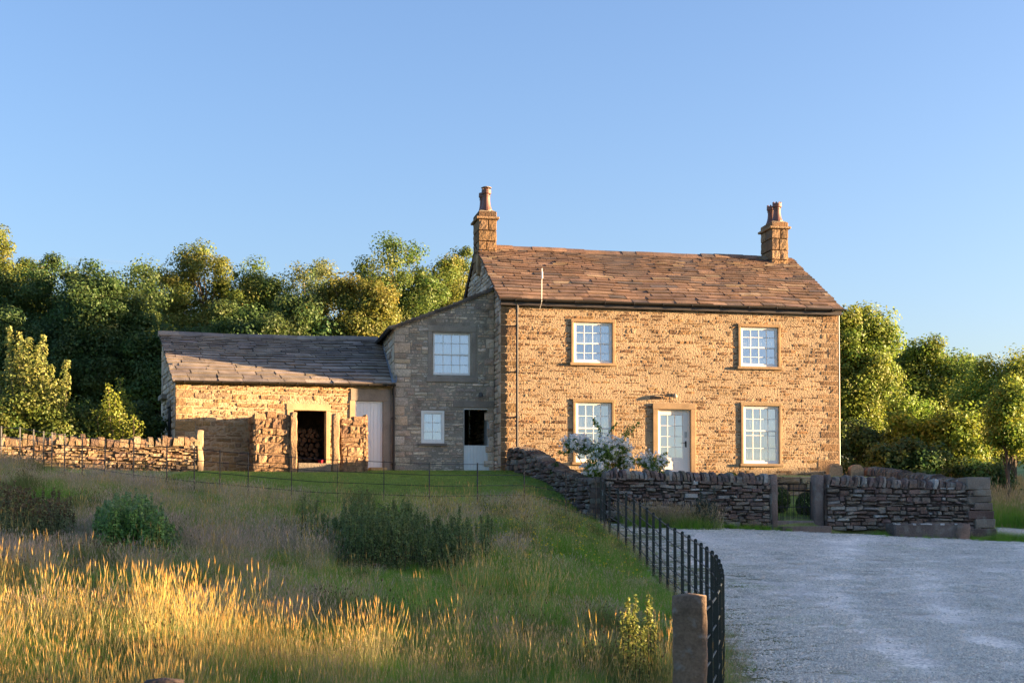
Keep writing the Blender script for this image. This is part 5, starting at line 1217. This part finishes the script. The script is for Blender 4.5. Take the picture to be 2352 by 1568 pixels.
# loose stones on the drive: patches of pebbles
def pebbles(seed, n, rad, lo, hi):
    global rng
    rng = np.random.default_rng(seed); a = rng.random(n)*6.28; r = rad*np.sqrt(rng.random(n)); sz = lo+(hi-lo)*rng.random(n)**2.5
    base = np.array([[1,0,0],[0,1,0],[-1,0,0],[0,-1,0],[0,0,.7],[.6,.6,.35],[-.6,.6,.35],[-.6,-.6,.35],[.6,-.6,.35]])
    fc = np.array([[0,5,8],[1,6,5],[2,7,6],[3,8,7],[4,5,6],[4,6,7],[4,7,8],[4,8,5],[0,1,5],[1,2,6],[2,3,7],[3,0,8]])
    V = base[None]*(1+.35*(rng.random((n, 9, 3))-.5)); ca, sa = np.cos(a*3), np.sin(a*3); x = V[..., 0]*ca[:, None]-V[..., 1]*sa[:, None]*.8; y = V[..., 0]*sa[:, None]+V[..., 1]*ca[:, None]*.8
    V = np.stack([x, y, V[..., 2]], -1)*sz[:, None, None]+np.stack([r*np.cos(a), r*np.sin(a), -.2*sz], 1)[:, None]
    F = (fc[None]+9*np.arange(n)[:, None, None]).reshape(-1, 3); tone = np.repeat((.62+.5*rng.random(n)), 12)[:, None]
    me = np_mesh('pebbles', V.reshape(-1, 3), F, np.clip(np.array([.80, .74, .63])*tone, 0, .85), M_PEB); return bpy.data.objects.new('pebbles', me)
M_PEB = mat_attr('limestone_chip', .9, .15, 20, 0, 1, 0, fine=0)
pb = [pebbles(300+k, 90, .30, .006, .021) for k in range(4)]
n = 9000; y = 10+28*rng.random(n)**1.2; x = xf(y)+.2+(np.minimum(.40*y+1.5, 15)-xf(y))*rng.random(n); u, v = uv(x, y); ok = v < -9.1; x, y = x[ok], y[ok]; keep = vnoise(x, y, 1.3, 20)+.5*rng.random(len(x)) -.35*sum(np.exp(-((x-3.2-.0085*(y-15)**2*np.where(y > 15, 1, -.4)-o)/.4)**2) for o in (1.7, 3.4, 6.2, 7.9)) > .5; x, y = x[keep], y[keep]
scatter('loose_gravel', np.stack([x, y, ground(x, y)+.036], 1), np.stack([0*x, 0*x, rng.random(len(x))*6.28], 1), .7+.6*rng.random(len(x)), rng.integers(0, 4, len(x)), pb)
# buttercups on the green bank
n = 420; x = .9+1.5*rng.random(n)-.5; y = 24+8*rng.random(n); x = xf(y)-.4-3.4*rng.random(n); z = ground(x, y)+.30+.14*rng.random(n)
V, F = leaf_geo(np.stack([x, y, z], 1), unit(n)*.5+np.array([0, -.4, .8]), np.full(n, .038), .95, -.1)
tag(link('buttercups', np_mesh('buttercups', V, F, np.tile([.62, .48, .02], (n, 1)), M_FLOWER)), kind='stuff')
# nettle and dock beds, thistle
def stalks(name, label, Y0, Y1, pxa, pxb, n, hlo, hhi, colr, seed, cat='nettle bed', ls=.04, prof=None, spike=True, spc=None):
    global rng
    rng = np.random.default_rng(seed); random.seed(seed); Ym = (Y0+Y1)/2; x0 = ((pxa+pxb)/2-1176)/3267*Ym; e = empty(name, (x0, Ym, gz(x0, Ym)), 0, label, cat); gg = gz(x0, Ym)
    Ps, Ns, Cs, mb = [], [], [], MB()
    for k in range(n):
        Y = rng.uniform(Y0, Y1); px = rng.uniform(pxa, pxb); x = (px-1176)/3267*Y; g = gz(x, Y); h = rng.uniform(hlo, hhi)*(prof((px-pxa)/(pxb-pxa)) if prof else 1); lx, ly = rng.normal(size=2)*.06
        m = int(150*h/.9); t = rng.random(m); r = (.19*(1-t*.85))*rng.random(m)**.5; a = rng.random(m)*6.28; b = np.array([x-x0, Y-Ym, g-gg])
        Ps.append(b+np.stack([lx*t+r*np.cos(a), ly*t+r*np.sin(a), h*t], 1)); Ns.append(np.stack([np.cos(a), np.sin(a), .9+0*a], 1)+unit(m)*.6); Cs.append(leaf_cols(m, colr)*(.8+.4*rng.random()))
        if spike:
            q = 34; t = .72+.28*rng.random(q); a = rng.random(q)*6.28; Ps.append(b+np.stack([lx*t+.018*np.cos(a), ly*t+.018*np.sin(a), h*1.08*t], 1)); Ns.append(unit(q)); Cs.append(leaf_cols(q, spc or colr))
        mb.tube([tuple(b-np.array([0, 0, .1])), tuple(b+np.array([lx, ly, h]))], [.008, .004], (.05, .05, .025), 4, False)
    P = np.concatenate(Ps); V, F = leaf_geo(P, np.concatenate(Ns), ls*(.6+.8*rng.random(len(P)))); link('foliage', np_mesh('foliage', V, F, np.concatenate(Cs), M_LEAF), e); mb.build('stems', M_BARK, e); return e
NET = (.17, .225, .075)
stalks('nettle_bed', 'wide bed of tall dark nettles in the middle of the meadow', 23.5, 27.5, 770, 1060, 330, .42, .82, NET, 81, prof=lambda t: .7+.5*math.sin(math.pi*min(1, t*1.35))**.7 if t < .75 else .75)
stalks('nettle_bed', 'thin spread of dark nettle stalks trailing from the wide bed towards the railing', 24, 27, 1050, 1130, 26, .5, .85, NET, 84)
stalks('nettle_bed', 'few short nettle stalks standing apart, nearer the thistle clump', 24, 26.5, 690, 760, 10, .6, .95, NET, 85)
stalks('dock_bed', 'bed of dark brownish dock spikes at the picture edge beside the thistle clump', 23.5, 26.5, -30, 165, 150, .5, .85, (.25, .26, .10), 82, 'dock bed', prof=lambda t: 1.15-.3*t, spc=(.19, .13, .07))
stalks('nettle_plant', 'spiky sunlit nettle plant in front of the weathered gatepost', 13.9, 14.5, 1435, 1500, 12, .6, 1.0, (.20, .22, .05), 83, 'nettle', ls=.034)
stalks('thistle_clump', 'big rounded blue-green thistle clump in the meadow', 23.0, 25.2, 228, 415, 360, .45, .86, (.24, .40, .105), 86, 'thistle clump', ls=.05, prof=lambda t: (.55+.55*math.sin(math.pi*min(t+.08, 1))**.6)*(1.0 if t < .75 else .75), spc=(.22, .32, .13))
stalks('sprawling_weed', 'grey-green weed growing up the garden wall foot beside the long grass', 36.6, 36.9, 1600, 1645, 14, .5, 1.1, (.10, .12, .09), 87, 'weed', ls=.06, spike=False)

# faint vapour trail far beyond the wood
Yv = 2600.; mb = MB(); q = [((px-1176)/3267*Yv, Yv, (1200-py)/3267*Yv) for px, py in ((-40, 580), (75, 588), (160, 593), (250, 599), (345, 607))]
mb.tube(q, [2, 4, 5, 5, .4], (.9, .9, .9), 10, False)
m = bpy.data.materials.new('thin_vapour'); m.use_nodes = True; nt = m.node_tree; nt.nodes.clear(); L = nt.links.new
out = node(nt, 'ShaderNodeOutputMaterial'); df = node(nt, 'ShaderNodeBsdfDiffuse'); df.inputs[0].default_value = (.9, .88, .85, 1); tr = node(nt, 'ShaderNodeBsdfTransparent'); mx = node(nt, 'ShaderNodeMixShader')
lw = node(nt, 'ShaderNodeLayerWeight'); lw.inputs[0].default_value = .5; mr = node(nt, 'ShaderNodeMapRange'); mr.inputs['From Max'].default_value = .9; mr.inputs['To Min'].default_value = .045; mr.inputs['To Max'].default_value = 0
L(lw.outputs['Facing'], mr.inputs[0]); L(mr.outputs[0], mx.inputs[0]); L(tr.outputs[0], mx.inputs[1]); L(df.outputs[0], mx.inputs[2]); L(mx.outputs[0], out.inputs[0])
tag(mb.build('vapour_trail', m, smooth=True), 'faint pale vapour trail low in the sky above the wood', 'vapour trail')
